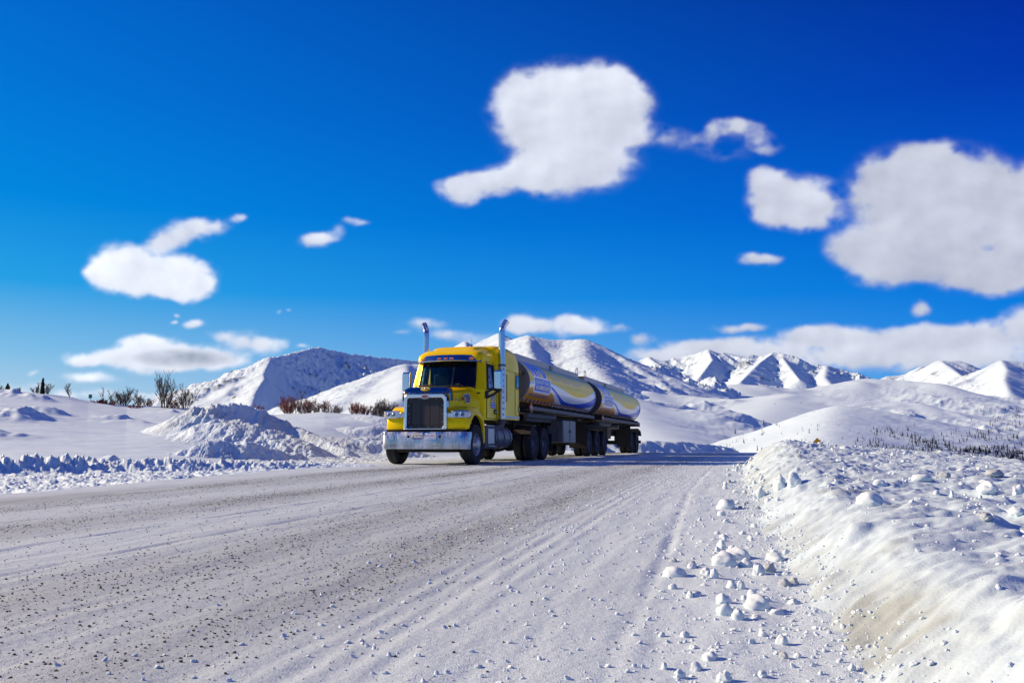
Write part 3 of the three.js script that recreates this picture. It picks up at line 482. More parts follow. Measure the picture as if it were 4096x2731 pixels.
const shrubs = [
  ['grey leafless shrub left of the tall narrow spruce', [143, 1572, 46, 1536, 22], barkPale, 6], ['grey leafless shrub right of the tall narrow spruce', [186, 1574, 46, 1530, 20], barkPale, 6],
  ['sparse dry twigs at the left picture edge beside the squat spruce', [3, 1556, 45.5, 1534, 12], barkPale, 5], ['short dry twigs between the two spruces on the skyline', [78, 1562, 46, 1542, 26], barkPale, 6],
  ['low reddish brush directly right of the green sign', [392, 1616, 45, 1592, 34], barkRed, 16], ['low reddish brush spreading below the thin sapling', [440, 1620, 45, 1594, 34], barkRed, 16],
  ['leaning grey shrub right of the reddish brush', [452, 1616, 46, 1572, 24], barkGrey, 6], ['dense dark rounded bush in the middle of the left skyline', [491, 1620, 45.5, 1560, 30], barkGrey, 14],
  ['sparse brown shrub between dark bush and tallest bare tree', [552, 1622, 46, 1576, 24], barkPale, 8], ['low dark brush lying in front of the sparse brown shrub', [538, 1630, 44.5, 1606, 44], barkRed, 16],
  ['small brown bush left of the tallest bare tree', [588, 1624, 46, 1592, 22], barkPale, 8], ['bare shrub leaning out from behind the lumpy snow pile', [737, 1636, 45, 1556, 30], barkGrey, 9], ['low brown bush squeezed between tallest tree and snow pile', [700, 1634, 45, 1596, 20], barkRed, 9],
  ['red bush poking up behind the right shoulder of the snow pile', [1046, 1636, 47, 1588, 24], barkRed, 8], ['densest dark red bush behind the bumpy snow', [1155, 1654, 47, 1586, 36], barkRed, 20], ['wide dark red bush right of the densest one', [1222, 1652, 47, 1590, 34], barkRed, 16],
  ['small narrow red bush between wide red bush and pale brush', [1262, 1652, 47, 1606, 16], barkRed, 8], ['thin red shrub at the foot of the white hill edge', [1305, 1654, 47, 1606, 22], barkRed, 9], ['pale straw-coloured brush in front of the white hill', [1340, 1658, 46.5, 1622, 36], barkPale, 14],
  ['broad red bush midway between pale brush and truck', [1424, 1652, 46.5, 1604, 34], barkRed, 16], ['smaller red bush just right of the broad red bush', [1458, 1654, 46.5, 1614, 22], barkRed, 10], ['low dark bush left of the truck mirror', [1498, 1664, 46, 1626, 18], barkGrey, 9], ['tall dark bush directly left of the headlight', [1525, 1668, 45.5, 1606, 22], barkGrey, 12], ['dark bush partly hidden behind the truck headlight', [1558, 1668, 45.5, 1612, 22], barkGrey, 12],
];
for (const [label, at, m, stems] of shrubs) plant('shrub', label, 'shrub', at, m, { stems, twigs: 2, thick: at[2] > 0 && stems > 12 ? 0.016 : 0.02, upright: 0.45, group: 'leafless shrubs on the snow behind the road' });

function spruceCrown(seed, h, r, tiers, droop = 0.25, dense = 9, sharp = 0.85) {  // whorls of drooping branches, each a fan of needle sprays
  const R = rng(seed), p = [], put = (...v) => p.push(...v);
  for (let t = 0; t < tiers; t++) {
    const f = t / tiers, y = h * (0.04 + 0.94 * f), reach = r * Math.pow(1 - f, sharp) * (0.75 + 0.5 * R()) + 0.02 * h;
    for (let k = 0; k < dense; k++) {
      const a = R() * 6.283, l = reach * (0.65 + 0.5 * R()), w = l * 0.28 + 0.02 * h, c = Math.cos(a), s = Math.sin(a), yd = y - l * droop * (0.6 + R()), yy = y + h * 0.05 * R();
      put(0, yy, 0, c * l * 0.62 - s * w, (yy + yd) / 2 + 0.02 * h, s * l * 0.62 + c * w, c * l, yd, s * l);
      put(0, yy, 0, c * l, yd, s * l, c * l * 0.62 + s * w, (yy + yd) / 2, s * l * 0.62 - c * w);
      put(c * l * 0.2, yy + 0.015 * h, s * l * 0.2, c * l, yd, s * l, c * l * 0.6, (yy + yd) / 2 - 0.05 * h, s * l * 0.6);
    }
  }
  put(-0.02 * h, h * 0.9, 0, 0.02 * h, h * 0.9, 0, 0, h * 1.02, 0); put(0, h * 0.9, -0.02 * h, 0, h * 0.9, 0.02 * h, 0, h * 1.02, 0);
  const g = new THREE.BufferGeometry(); g.setAttribute('position', new THREE.BufferAttribute(new Float32Array(p), 3)); g.computeVertexNormals();
  return g;
}
function spruce(label, [px, py, d, topY, halfPx], m, tiers, sharp, seed) {
  const [x] = spot(px, py, d), h = (py - topY) / FOCAL * d, t = thing('spruce_tree', label, 'tree', [x, fieldHeight(x, d) - 0.05, -d]);
  mesh('crown', spruceCrown(seed, h, halfPx / FOCAL * d, tiers, 0.3, 12, sharp), m, t);
  mesh('trunk', new THREE.CylinderGeometry(0.015, 0.04, h * 0.9, 6).translate(0, h * 0.45, 0), barkGrey, t);
}
spruce('squat dark spruce at the far left of the snow skyline', [28, 1556, 45, 1520, 16], needlePale, 20, 0.8, 5);  // paler, yellower needles than the tall spruce
spruce('tall narrow spruce spire on the left skyline', [167, 1574, 45, 1505, 9], needle, 34, 0.45, 6);

// small trees far across the valley: the largest ones are things, the rest of the thin forest one mass
{
  const far = std([0.03, 0.036, 0.04], 0.95), shapes = [11, 12, 13, 14].map((s) => mergeGeometries([spruceCrown(s, 1, 0.17, 9, 0.3, 6, 0.6), new THREE.CylinderGeometry(0.01, 0.03, 0.9, 4).toNonIndexed().translate(0, 0.4, 0).deleteAttribute('uv')]));
  const R = rng(404), spots = [], protos = [];
  const surface = (px, py, names) => {                     // first hill that the line of sight meets
    const [rx, ry, rd] = ray(px, py);
    for (let d = 110; d < 3500; d *= 1.012) { const X = rx / rd * d, y = EYE + ry / rd * d; for (const n of names) if (heights[n](X, d) > y) return [X, heights[n](X, d), d]; }
    return null;
  };
  const scatter = (n, names, x, y, keep, sz) => { for (let i = 0; i < n; i++) { const px = mix(x[0], x[1], R()), py = mix(y[0], y[1], R()); if (R() > keep(px, py)) continue; const p = surface(px, py, names); if (p) spots.push({ p, px, py, s: (sz[0] + (sz[1] - sz[0]) * R() * R()) * p[2] / FOCAL }); } };
  const hills = ['hill5', 'hill4', 'hill3', 'hill2'];
  scatter(9000, hills, [3340, 4110], [1690, 1856], (px, py) => clamp((0.22 + 1.2 * fbm(px / 130, py / 30, 3) + 0.6 * step(1770, 1850, py)) * step(1705, 1780, py - (px - 3700) * 0.06) * step(3330, 3600, px)), [7, 25]);
  scatter(260, hills, [2880, 3340], [1690, 1822], () => 0.13, [9, 26]);
  scatter(300, hills, [2700, 4096], [1570, 1720], (px, py) => 0.1 + 0.25 * (fbm(px / 60, py / 18, 3) > 0.18), [4, 11]);
  scatter(260, hills, [3850, 4096], [1640, 1740], (px, py) => 0.55 * step(3850, 4000, px), [8, 20]);
  const named = [[3052, 1743, 20], [2978, 1775, 16], [2942, 1738, 22], [3047, 1742, 12], [2934, 1806, 22], [2942, 1810, 14], [3048, 1808, 20], [2975, 1770, 18], [3018, 1764, 14], [2920, 1785, 14]];
  for (const [px, py, s] of named) { const p = surface(px, py, hills); if (p) spots.push({ p, px, py, s: s * p[2] / FOCAL, big: 1 }); }
  spots.sort((a, b) => b.s / b.p[2] - a.s / a.p[2]);
  const front = spots.slice(0, 280), rest = spots.slice(280);
  front.forEach(({ p, s }, i) => {
    const o = new THREE.Mesh(shapes[i % 4], far); o.name = numbered('distant_spruce'); o.position.set(p[0], p[1] - 0.1, -p[2]); o.scale.set(s * (0.8 + 0.5 * R()), s, s * (0.8 + 0.5 * R())); o.rotation.y = R() * 6; o.castShadow = o.receiveShadow = true; scene.add(o);
    tag(o, 'tiny dark spruce far off on the snowy hillsides beyond the road', 'tree', 'tiny spruces dotted over the snowy hills');
  });
  if (rest.length) {
    const o = new THREE.InstancedMesh(shapes[1], far, rest.length), M = new THREE.Matrix4(), Q = new THREE.Quaternion(), S = new THREE.Vector3(), P = new THREE.Vector3(), up = new THREE.Vector3(0, 1, 0);
    rest.forEach(({ p, s }, i) => { Q.setFromAxisAngle(up, R() * 6); o.setMatrixAt(i, M.compose(P.set(p[0], p[1] - 0.1, -p[2]), Q, S.set(s, s, s))); });
    o.name = 'forest'; scene.add(o); tag(o, 'thin far forest of dark trees on the shaded hillside', 'forest', null, 'stuff');
  }
  console.log('far trees', front.length, rest.length);
}

// ---------------------------------------------------------------- truck: local x to its left, y up, z forward; front axle at z = 0
const YAW = 17.7 * Math.PI / 180, TX = -2.043, TD = 23.865;
const onRoad = (back) => [TX + Math.sin(YAW) * back, 0.0, -(TD + Math.cos(YAW) * back)];
const GRIME = tile(256, (u, v) => { const n = 0.95 + 0.10 * fbm(u * 4, v * 4, 5, 4) - 0.10 * Math.max(0, noise(u * 26, v * 26, 26) - 0.45); return n; });
const paint = phys([1.0, 0.69, 0.0], 0.3, { metalness: 0.22, specularIntensity: 0.35, map: scaled(GRIME, 1.7) });
const chrome = std([0.6, 0.62, 0.66], 0.16, { metalness: 1 }), steel = std([0.55, 0.56, 0.58], 0.3, { metalness: 1 }), alloy = std([0.42, 0.43, 0.45], 0.42, { metalness: 1 });
const SMEAR = tile(256, (u, v) => 0.35 + 0.45 * fbm(u * 4, v * 4, 5, 4) + 0.15 * noise(u * 32, v * 8, 32));
const REFLECTION_MOTTLE = tile(256, (u, v) => 0.72 + 0.42 * fbm(u * 4, v * 4, 6, 4) + 0.1 * noise(u * 40, v * 40, 40));  // mottled reflections painted into the bumper's chrome colour
const dirtyChrome = std([0.62, 0.66, 0.72], 1, { metalness: 1, roughnessMap: scaled(SMEAR, 1.2), map: scaled(REFLECTION_MOTTLE, 1.3), bumpMap: scaled(SMEAR, 2.2), bumpScale: 0.012 });
const black = std([0.012, 0.012, 0.014], 0.55), matteBlack = std([0.008, 0.008, 0.009], 0.85), rubber = std([0.014, 0.014, 0.015], 0.85), dustyGrey = std([0.11, 0.11, 0.12], 0.7), aluminium = std([0.2, 0.205, 0.22], 0.5, { metalness: 0.8 });
const amber = phys([0.85, 0.2, 0.01], 0.2, { clearcoat: 1 }), glassClear = phys([0.95, 0.97, 1], 0.03, { transmission: 1, thickness: 0 }), glassTeal = phys([0.45, 0.72, 0.7], 0.02, { transmission: 1, thickness: 0 }), blueSkyGlass = phys([0.01, 0.06, 0.2], 0.04, { clearcoat: 1, ior: 1.8 });
const bx = (w, h, d, x, y, z, r = 0) => (r ? new RoundedBoxGeometry(w, h, d, 3, r) : new THREE.BoxGeometry(w, h, d)).translate(x, y, z);
const cyl = (r, l, x, y, z, axis = 'x', seg = 28, r2) => { const g = new THREE.CylinderGeometry(r2 ?? r, r, l, seg); if (axis === 'x') g.rotateZ(Math.PI / 2); if (axis === 'z') g.rotateX(Math.PI / 2); return g.translate(x, y, z); };
const V = (x, y, z) => new THREE.Vector3(x, y, z);
const pipe = (pts, r, seg = 40, sides = 14, tension = 0.5) => new THREE.TubeGeometry(new THREE.CatmullRomCurve3(pts.map((p) => V(...p)), false, 'catmullrom', tension), seg, r, sides, false);
const merge = (...g) => mergeGeometries(g.flat().map((q) => { const c = q.index ? q.toNonIndexed() : q; for (const k of Object.keys(c.attributes)) if (!['position', 'normal', 'uv'].includes(k)) c.deleteAttribute(k); return c; }));
function loft(rows, closed = false, caps = false, angle = 0.5) {  // rows of points of equal number, joined row to row
  const n = rows[0].length, p = [], ix = [];
  for (const r of rows) for (const q of r) p.push(...q);
  for (let j = 0; j + 1 < rows.length; j++) for (let i = 0; i < n - (closed ? 0 : 1); i++) { const k = (i + 1) % n, a = j * n + i, b = j * n + k, c = a + n, d = b + n; ix.push(a, b, d, a, d, c); }
  if (caps) for (const j of [0, rows.length - 1]) for (let i = 1; i + 1 < n; i++) j ? ix.push(j * n, j * n + i, j * n + i + 1) : ix.push(0, i + 1, i);
  const g = new THREE.BufferGeometry(); g.setAttribute('position', new THREE.Float32BufferAttribute(p, 3)); const uv = []; for (let i = 0; i < p.length; i += 3) uv.push(p[i] + p[i + 2], p[i + 1]); g.setAttribute('uv', new THREE.Float32BufferAttribute(uv, 2)); g.setIndex(ix); g.computeVertexNormals();
  return toCreasedNormals(g, angle);
}
function extrude(points, depth, opt = {}) {                // outline of [z, y] pairs pushed along x, centred
  const s = new THREE.Shape(points.map(([a, b]) => new THREE.Vector2(a, b)));
  for (const h of opt.holes ?? []) s.holes.push(new THREE.Path(h.map(([a, b]) => new THREE.Vector2(a, b))));
  const g = new THREE.ExtrudeGeometry(s, { depth: depth - 2 * (opt.bevel ?? 0), bevelEnabled: !!opt.bevel, bevelSize: opt.bevel ?? 0, bevelThickness: opt.bevel ?? 0, bevelSegments: opt.seg ?? 3, bevelOffset: -(opt.bevel ?? 0), curveSegments: 12 });
  g.translate(0, 0, -(depth - 2 * (opt.bevel ?? 0)) / 2);
  return opt.front ? g : g.rotateY(-Math.PI / 2).scale(1, 1, 1).applyMatrix4(new THREE.Matrix4().makeScale(1, 1, 1));   // shape x -> local z, shape y -> y
}
// a wheel with its tyre; outward is +1 for the left side of the truck
function tyreGeometry(r, w) {
  const h = w / 2, q = [[r * 0.56, -h * 0.86], [r * 0.62, -h * 0.98], [r * 0.78, -h * 1.06], [r * 0.93, -h * 0.98], [r * 0.985, -h * 0.82], [r, -h * 0.55], [r, -h * 0.2], [r * 0.985, -h * 0.17], [r * 0.985, -h * 0.1], [r, -h * 0.07], [r, h * 0.07], [r * 0.985, h * 0.1], [r * 0.985, h * 0.17], [r, h * 0.2], [r, h * 0.55], [r * 0.985, h * 0.82], [r * 0.93, h * 0.98], [r * 0.78, h * 1.06], [r * 0.62, h * 0.98], [r * 0.56, h * 0.86]];
  return new THREE.LatheGeometry(q.map(([a, b]) => new THREE.Vector2(a, b)), 56).rotateZ(-Math.PI / 2);
}
const TYRE_WIDE = tyreGeometry(0.52, 0.28), TYRE = tyreGeometry(0.52, 0.25);
function rimGeometry(front) {                              // disc seen from outside, facing +x
  const q = front ? [[0.30, 0.11], [0.285, 0.125], [0.27, 0.08], [0.235, 0.06], [0.2, 0.085], [0.14, 0.11], [0.135, 0.15], [0.09, 0.165], [0.0, 0.17]] : [[0.30, 0.10], [0.285, 0.115], [0.265, 0.02], [0.24, -0.05], [0.17, -0.06], [0.12, -0.05], [0.115, 0.05], [0.08, 0.07], [0.0, 0.075]];
  return new THREE.LatheGeometry(q.map(([a, b]) => new THREE.Vector2(a, b)), 40).rotateZ(-Math.PI / 2);
}
const RIM_FRONT = rimGeometry(true), RIM_REAR = rimGeometry(false);
const HOLES_FRONT = merge([...Array(10).keys()].map((i) => { const a = i / 10 * 2 * Math.PI; return cyl(0.028, 0.03, 0.066, Math.sin(a) * 0.222, Math.cos(a) * 0.222, 'x', 12); }));
const NUTS = merge([...Array(10).keys()].map((i) => { const a = (i + 0.5) / 10 * 2 * Math.PI; return cyl(0.014, 0.05, 0.12, Math.sin(a) * 0.165, Math.cos(a) * 0.165, 'x', 8); }));
const NUTS_REAR = NUTS.clone().translate(-0.16, 0, 0);
function wheel(parent, side, x, z, front) {
  const w = part('wheel', parent); w.position.set(side * x, 0.52, z); if (side < 0) w.rotation.y = Math.PI;
  mesh('tyre', front ? TYRE_WIDE : TYRE, rubber, w); mesh('rim', front ? RIM_FRONT : RIM_REAR, front ? alloy : dustyGrey, w);
  if (front) mesh('hand_hole', HOLES_FRONT, matteBlack, w);
  mesh('wheel_nut', front ? NUTS : NUTS_REAR, front ? alloy : dustyGrey, w);
  return w;
}
function axle(parent, z, dual = true) {
  for (const s of [-1, 1]) { wheel(parent, s, dual ? 1.075 : 1.06, z, !dual); if (dual) { const w = part('wheel', parent); w.position.set(s * 0.76, 0.52, z); mesh('tyre', TYRE, rubber, w); } }
  mesh('axle', cyl(0.09, 1.9, 0, 0.52, z), matteBlack, parent);
}

const truck = thing('semi_truck', 'bright yellow long-nosed semi truck with chrome bumper and twin exhaust stacks', 'truck', onRoad(0), -YAW);
{
  const T = truck;
  // chassis, axles and running gear
  mesh('frame', merge(bx(0.09, 0.28, 7.3, 0.43, 0.88, -3.3), bx(0.09, 0.28, 7.3, -0.43, 0.88, -3.3), bx(0.9, 0.2, 0.12, 0, 0.88, -1.2), bx(0.9, 0.2, 0.12, 0, 0.88, -3.9), bx(0.9, 0.2, 0.12, 0, 0.88, -6.9)), matteBlack, T);
  axle(T, 0, false);
  for (const z of [-5.31, -6.5]) axle(T, z);
  mesh('underbody', merge(bx(1.75, 0.34, 0.5, 0, 0.49, 0.3, 0.08), bx(0.8, 0.6, 2.2, 0, 0.8, -0.9), bx(0.5, 0.35, 3.4, 0, 0.7, -3.4), cyl(0.24, 0.4, 0, 0.52, -5.31, 'z', 20), cyl(0.24, 0.4, 0, 0.52, -6.5, 'z', 20), bx(1.9, 0.1, 0.1, 0, 0.83, -5.9), bx(0.3, 0.5, 1.0, 0.55, 0.72, -5.9), bx(0.3, 0.5, 1.0, -0.55, 0.72, -5.9)), matteBlack, T);
  mesh('fifth_wheel', merge(bx(0.95, 0.08, 1.0, 0, 1.16, -5.9, 0.03), bx(0.8, 0.14, 0.5, 0, 1.06, -5.9)), black, T);
  for (const s of [-1, 1]) {
    mesh('mud_flap', bx(0.62, 0.62, 0.015, s * 0.92, 0.55, -7.25), matteBlack, T);
    const arc = []; for (let i = 0; i <= 12; i++) { const a = mix(0.55, 1.9, i / 12); const r = 0.58; arc.push([[s * 0.6, 0.52 + r * Math.sin(a), -5.31 + r * Math.cos(a)], [s * 1.2, 0.52 + r * Math.sin(a), -5.31 + r * Math.cos(a)], [s * 1.2, 0.52 + (r - 0.03) * Math.sin(a), -5.31 + (r - 0.03) * Math.cos(a)], [s * 0.6, 0.52 + (r - 0.03) * Math.sin(a), -5.31 + (r - 0.03) * Math.cos(a)]]); }
    mesh('quarter_fender', loft(arc, true, true), black, T);
    // fuel tanks, straps and step boxes along the side
    mesh('fuel_tank', merge(cyl(0.31, 1.5, s * 0.86, 0.71, -2.35, 'z', 36), new THREE.SphereGeometry(0.31, 28, 10, 0, 6.283, 0, 1.571).scale(1, 0.22, 1).rotateX(-Math.PI / 2).translate(s * 0.86, 0.71, -3.1)), aluminium, T);
    for (const z of [-1.75, -2.35, -2.9]) mesh('tank_strap', new THREE.TorusGeometry(0.313, 0.016, 6, 40).translate(s * 0.86, 0.71, z), dustyGrey, T);
    mesh('battery_box', bx(0.46, 0.62, 0.78, s * 0.92, 0.72, -1.18, 0.04), dustyGrey, T);
    mesh('step_panel', merge(bx(0.03, 0.42, 0.5, s * 1.16, 0.74, -1.2, 0.012), bx(0.2, 0.03, 0.52, s * 1.08, 1.02, -1.2, 0.01), bx(0.24, 0.03, 0.55, s * 1.08, 0.47, -1.2, 0.01)), alloy, T);
  }
  // bumper: one bent chrome sheet with curved ends
  {
    const path = []; const W = 1.075;
    path.push([-1.2, -0.02 + 0.44]);
    for (let i = 0; i <= 6; i++) { const a = Math.PI - i / 6 * Math.PI / 2; path.push([-W - 0.0 + 0.115 * Math.cos(a), 0.6 + 0.12 * Math.sin(a)]); }
    for (let i = 0; i <= 6; i++) { const a = Math.PI / 2 - i / 6 * Math.PI / 2; path.push([W + 0.115 * Math.cos(a), 0.6 + 0.12 * Math.sin(a)]); }
    path.push([1.2, 0.42]);
    const prof = [[0.40, -0.03], [0.405, -0.004], [0.425, 0], [0.82, 0], [0.84, -0.01], [0.845, -0.05]];
    const rows = prof.map(([y, o]) => path.map(([x, z]) => [x * (1 + o * 0.4), y, z + o]));
    mesh('bumper', loft(rows, false, false, 0.6), dirtyChrome, T);
    mesh('bumper_back', bx(2.2, 0.4, 0.06, 0, 0.62, 0.58), matteBlack, T);
    for (const x of [-0.43, 0.44]) mesh('tow_hole', bx(0.066, 0.066, 0.02, x, 0.722, 0.722, 0.008), matteBlack, T);
    for (const [x, y] of [[-0.53, 0.725], [0.53, 0.725], [-0.25, 0.575], [0.25, 0.575]]) mesh('bolt', cyl(0.013, 0.012, x, y, 0.724, 'z', 10), alloy, T);
    const plate = (x, draw) => mesh('licence_plate', new THREE.BoxGeometry(0.3, 0.155, 0.006).translate(x, 0.738, 0.727), [alloy, alloy, alloy, alloy, std([1, 1, 1], 0.5, { map: canvas(512, 264, draw) }), alloy], T);
    plate(-0.185, (g, w, h) => { g.fillStyle = '#e9e6da'; g.fillRect(0, 0, w, h); g.fillStyle = '#b0483a'; g.fillRect(70, 16, w - 140, 16); g.fillStyle = '#1c3f8e'; g.fillRect(0, h - 52, w, 52); g.fillStyle = '#a8356a'; g.fillRect(w * 0.4, h - 44, 60, 30); g.fillRect(w * 0.82, h - 44, 80, 30);
      g.fillStyle = '#b86a20'; g.beginPath(); g.moveTo(30, 200); g.lineTo(60, 130); g.lineTo(84, 70); g.lineTo(108, 120); g.lineTo(122, 200); g.fill(); g.fillStyle = '#161616'; g.font = 'bold 138px sans-serif'; g.textBaseline = 'middle'; g.fillText('CK736', 136, 128, w - 150); });
    plate(0.185, (g, w, h) => { g.fillStyle = '#dfe6ee'; g.fillRect(0, 0, w, h); g.fillStyle = '#3f7fc0'; g.fillRect(150, 18, w - 300, 26); g.fillStyle = '#4f9bd0'; g.fillRect(140, h - 44, w - 250, 22); g.fillStyle = '#2f8a4a'; g.fillRect(w - 70, h - 56, 40, 34); g.fillStyle = '#c0202c'; g.font = 'bold 128px sans-serif'; g.textBaseline = 'middle'; g.fillText('CGH', 18, 132, 190); g.fillText('5471', 280, 132, 216); g.fillStyle = '#3a5fb0'; g.fillRect(222, 100, 40, 50); });
  }
  mesh('lower_valance', bx(2.16, 0.07, 0.4, 0, 0.87, 0.45), matteBlack, T);
  // grille with chrome surround
  {
    const rr = (w, t, b, r, rb) => { const p = []; const arc = (cx, cy, q, a0) => { for (let i = 0; i <= 6; i++) { const a = a0 + i / 6 * Math.PI / 2; p.push([cx + q * Math.cos(a), cy + q * Math.sin(a)]); } }; arc(w - r, t - r, r, 0); arc(-w + r, t - r, r, Math.PI / 2); arc(-w + rb, b + rb, rb, Math.PI); arc(w - rb, b + rb, rb, 1.5 * Math.PI); return p; };
    const ring = (w, t, b, r, rb, z) => { const q = rr(w, t, b, r, rb).map(([x, y]) => [x, y, z]); q.push(q[0]); return q; };
    mesh('grille_surround', loft([ring(0.605, 1.835, 0.895, 0.13, 0.03, 0.54), ring(0.605, 1.835, 0.895, 0.13, 0.03, 0.62), ring(0.595, 1.825, 0.90, 0.12, 0.03, 0.655), ring(0.575, 1.805, 0.91, 0.11, 0.04, 0.67), ring(0.53, 1.745, 0.925, 0.09, 0.07, 0.67), ring(0.51, 1.722, 0.938, 0.08, 0.08, 0.655), ring(0.505, 1.716, 0.942, 0.075, 0.09, 0.6)], false, false, 0.5), chrome, T);
    mesh('grille', bx(1.03, 0.8, 0.03, 0, 1.33, 0.6), matteBlack, T);
    for (const x of [-0.255, 0.005, 0.265]) mesh('winter_cover', bx(0.245, 0.56, 0.012, x, 1.3, 0.622, 0.005), std([0.022, 0.022, 0.028], 0.6), T);
    mesh('cover_edge', merge([[0, 1.64, 0.98, 0.13], [0, 0.985, 0.98, 0.06]].map(([x, y, w, h]) => bx(w, h, 0.012, x, y, 0.622, 0.005)), [-0.445, 0.445].map((x) => bx(0.1, 0.56, 0.012, x, 1.3, 0.622, 0.005))), black, T);
    mesh('snap', merge([-0.4, -0.16, 0.08, 0.3, 0.45].flatMap((x) => [cyl(0.009, 0.012, x, 1.685, 0.632, 'z', 8), cyl(0.009, 0.012, x, 0.97, 0.632, 'z', 8)]), [-0.47, 0.47].flatMap((x) => [1.1, 1.3, 1.52].map((y) => cyl(0.009, 0.012, x, y, 0.632, 'z', 8)))), alloy, T);
    mesh('emblem_plate', cyl(0.1, 0.03, 0, 1.745, 0.668, 'z', 32).scale(1, 1, 1).applyMatrix4(new THREE.Matrix4().makeTranslation(0, 1.745, 0).multiply(new THREE.Matrix4().makeScale(1.15, 0.58, 1)).multiply(new THREE.Matrix4().makeTranslation(0, -1.745, 0))), chrome, T);
    const oval = new THREE.CircleGeometry(0.09, 36).scale(1.12, 0.5, 1);
    mesh('emblem', oval.clone().translate(0, 1.745, 0.686), std([1, 1, 1], 0.35, { map: canvas(256, 256, (g, w, h) => { g.fillStyle = '#7a1020'; g.fillRect(0, 0, w, h); g.strokeStyle = '#c9a9a9'; g.lineWidth = 8; g.beginPath(); g.ellipse(128, 128, 118, 118, 0, 0, 7); g.stroke(); g.save(); g.scale(1, 2.2); g.fillStyle = '#e0c8c8'; g.font = 'italic bold 44px serif'; g.textAlign = 'center'; g.fillText('Peterbilt', 128, 72, 190); g.restore(); }) }), T);
  }
  // hood, its chrome shield, and fenders
  {
    const sec = (hw, yt, yb, z, sharp) => { const p = []; for (let i = 0; i <= 28; i++) { const a = i / 28 * Math.PI, c = Math.cos(a), s = Math.sin(a); p.push([hw * Math.sign(c) * Math.pow(Math.abs(c), sharp), yb + (yt - yb) * Math.pow(s, sharp * 0.86), z + (1 - Math.abs(c)) * 0]); } return p; };
    const rows = [[0.56, 1.86, 0.92, 0.55, 0.4], [0.585, 1.9, 0.92, 0.5, 0.4], [0.63, 1.935, 0.95, 0.3, 0.42], [0.72, 1.97, 1.0, 0.0, 0.45], [0.83, 2.02, 1.05, -0.35, 0.48], [0.93, 2.06, 1.1, -0.65, 0.48], [0.98, 2.08, 1.12, -0.86, 0.48]].map((r) => sec(...r));
    mesh('hood', loft(rows, false, true, 0.9), paint, T);
    const crease = (s) => pipe([[s * 0.36, 1.945, 0.3], [s * 0.5, 2.0, -0.2], [s * 0.72, 2.055, -0.75]], 0.008, 20, 6);
    mesh('hood_crease', merge(crease(1), crease(-1)), paint, T);
    // curved shield across the nose
    const sh = []; for (const [k, z, dy] of [[1.0, 0.66, -0.02], [1.03, 0.65, 0.04], [1.03, 0.59, 0.10], [1.01, 0.5, 0.135], [0.99, 0.4, 0.15]]) { const row = []; for (let i = 0; i <= 32; i++) { const a = i / 32 * Math.PI, c = Math.cos(a), s = Math.sin(a); row.push([0.655 * k * Math.sign(c) * Math.pow(Math.abs(c), 0.22), 1.64 + (0.225 + dy) * Math.pow(s, 0.3), z - 0.06 * Math.abs(c) ** 3]); } sh.push(row); }
    mesh('hood_shield', loft(sh, false, false, 0.9), std([0.2, 0.22, 0.27], 0.14, { metalness: 1 }), T);
    mesh('shield_badge', cyl(0.12, 0.02, 0, 0, 0, 'z', 32).scale(1.08, 0.44, 1).rotateX(-0.5).translate(0, 1.945, 0.655), std([0.75, 0.5, 0.02], 0.4), T);
    mesh('hood_ornament', merge(bx(0.17, 0.016, 0.02, 0, 1.957, 0.665, 0.006), bx(0.03, 0.06, 0.03, 0.005, 1.945, 0.672, 0.01), bx(0.05, 0.025, 0.05, 0.008, 1.965, 0.68, 0.01)), chrome, T);
    for (const s of [-1, 1]) {
      const arch = []; for (let i = 0; i <= 14; i++) { const a = Math.PI * (0.30 + 0.0) + 0; const t = mix(2.57, 0.08, i / 14); arch.push([-(-0.745) * Math.cos(t) * 1, 0.5 + 0.78 * Math.sin(t)]); void a; }
      // outline in (z, y): nose, top, rear skirt, then back along the wheel arch
      const outline = [[0.60, 0.905], [0.62, 1.0], [0.6, 1.2], [0.5, 1.4], [0.25, 1.5], [-0.3, 1.5], [-0.6, 1.42], [-0.74, 1.25], [-0.79, 0.95], [-0.8, 0.56]];
      const arcPts = []; for (let i = 0; i <= 16; i++) { const t = mix(Math.PI + 0.0, 0.53, i / 16); arcPts.push([-0.07 + 0.61 * Math.cos(t), 0.53 + 0.75 * Math.sin(t)]); }
      const g = extrude([...outline, ...arcPts].reverse(), 0.66, { bevel: 0.055, seg: 4 });
      const pa = g.attributes.position; for (let i = 0; i < pa.count; i++) { const z = pa.getZ(i), y = pa.getY(i); let x = pa.getX(i) + 0.86; const o = (x - 0.53) / 0.66; x -= o * (0.05 * step(0.05, 0.62, z) + 0.12 * step(1.15, 1.5, y) + 0.05 * step(-0.3, -0.8, z)); pa.setXYZ(i, x, y, z - o * o * 0.06 * step(0.2, 0.62, z)); }
      g.computeVertexNormals(); if (s < 0) { g.scale(-1, 1, 1); const ia = g.attributes.position.array; for (let i = 0; i < ia.length; i += 9) for (let c = 0; c < 3; c++) { const t = ia[i + 3 + c]; ia[i + 3 + c] = ia[i + 6 + c]; ia[i + 6 + c] = t; } g.computeVertexNormals(); }
      mesh('fender', toCreasedNormals(g, 0.8), paint, T);
      mesh('wheel_well', (() => { const rows = []; for (let i = 0; i <= 12; i++) { const t = mix(0.3, Math.PI - 0.1, i / 12); rows.push([[s * 0.45, 0.53 + 0.74 * Math.sin(t), -0.07 + 0.6 * Math.cos(t)], [s * 1.1, 0.53 + 0.745 * Math.sin(t), -0.07 + 0.605 * Math.cos(t)]]); } return loft(rows); })(), matteBlack, T);
      // headlight pod
      const hl = part('headlight', T); hl.position.set(s * 0.955, 1.285, 0.56); hl.rotation.y = s * 0.20; hl.scale.set(1.08, 1.08, 1);
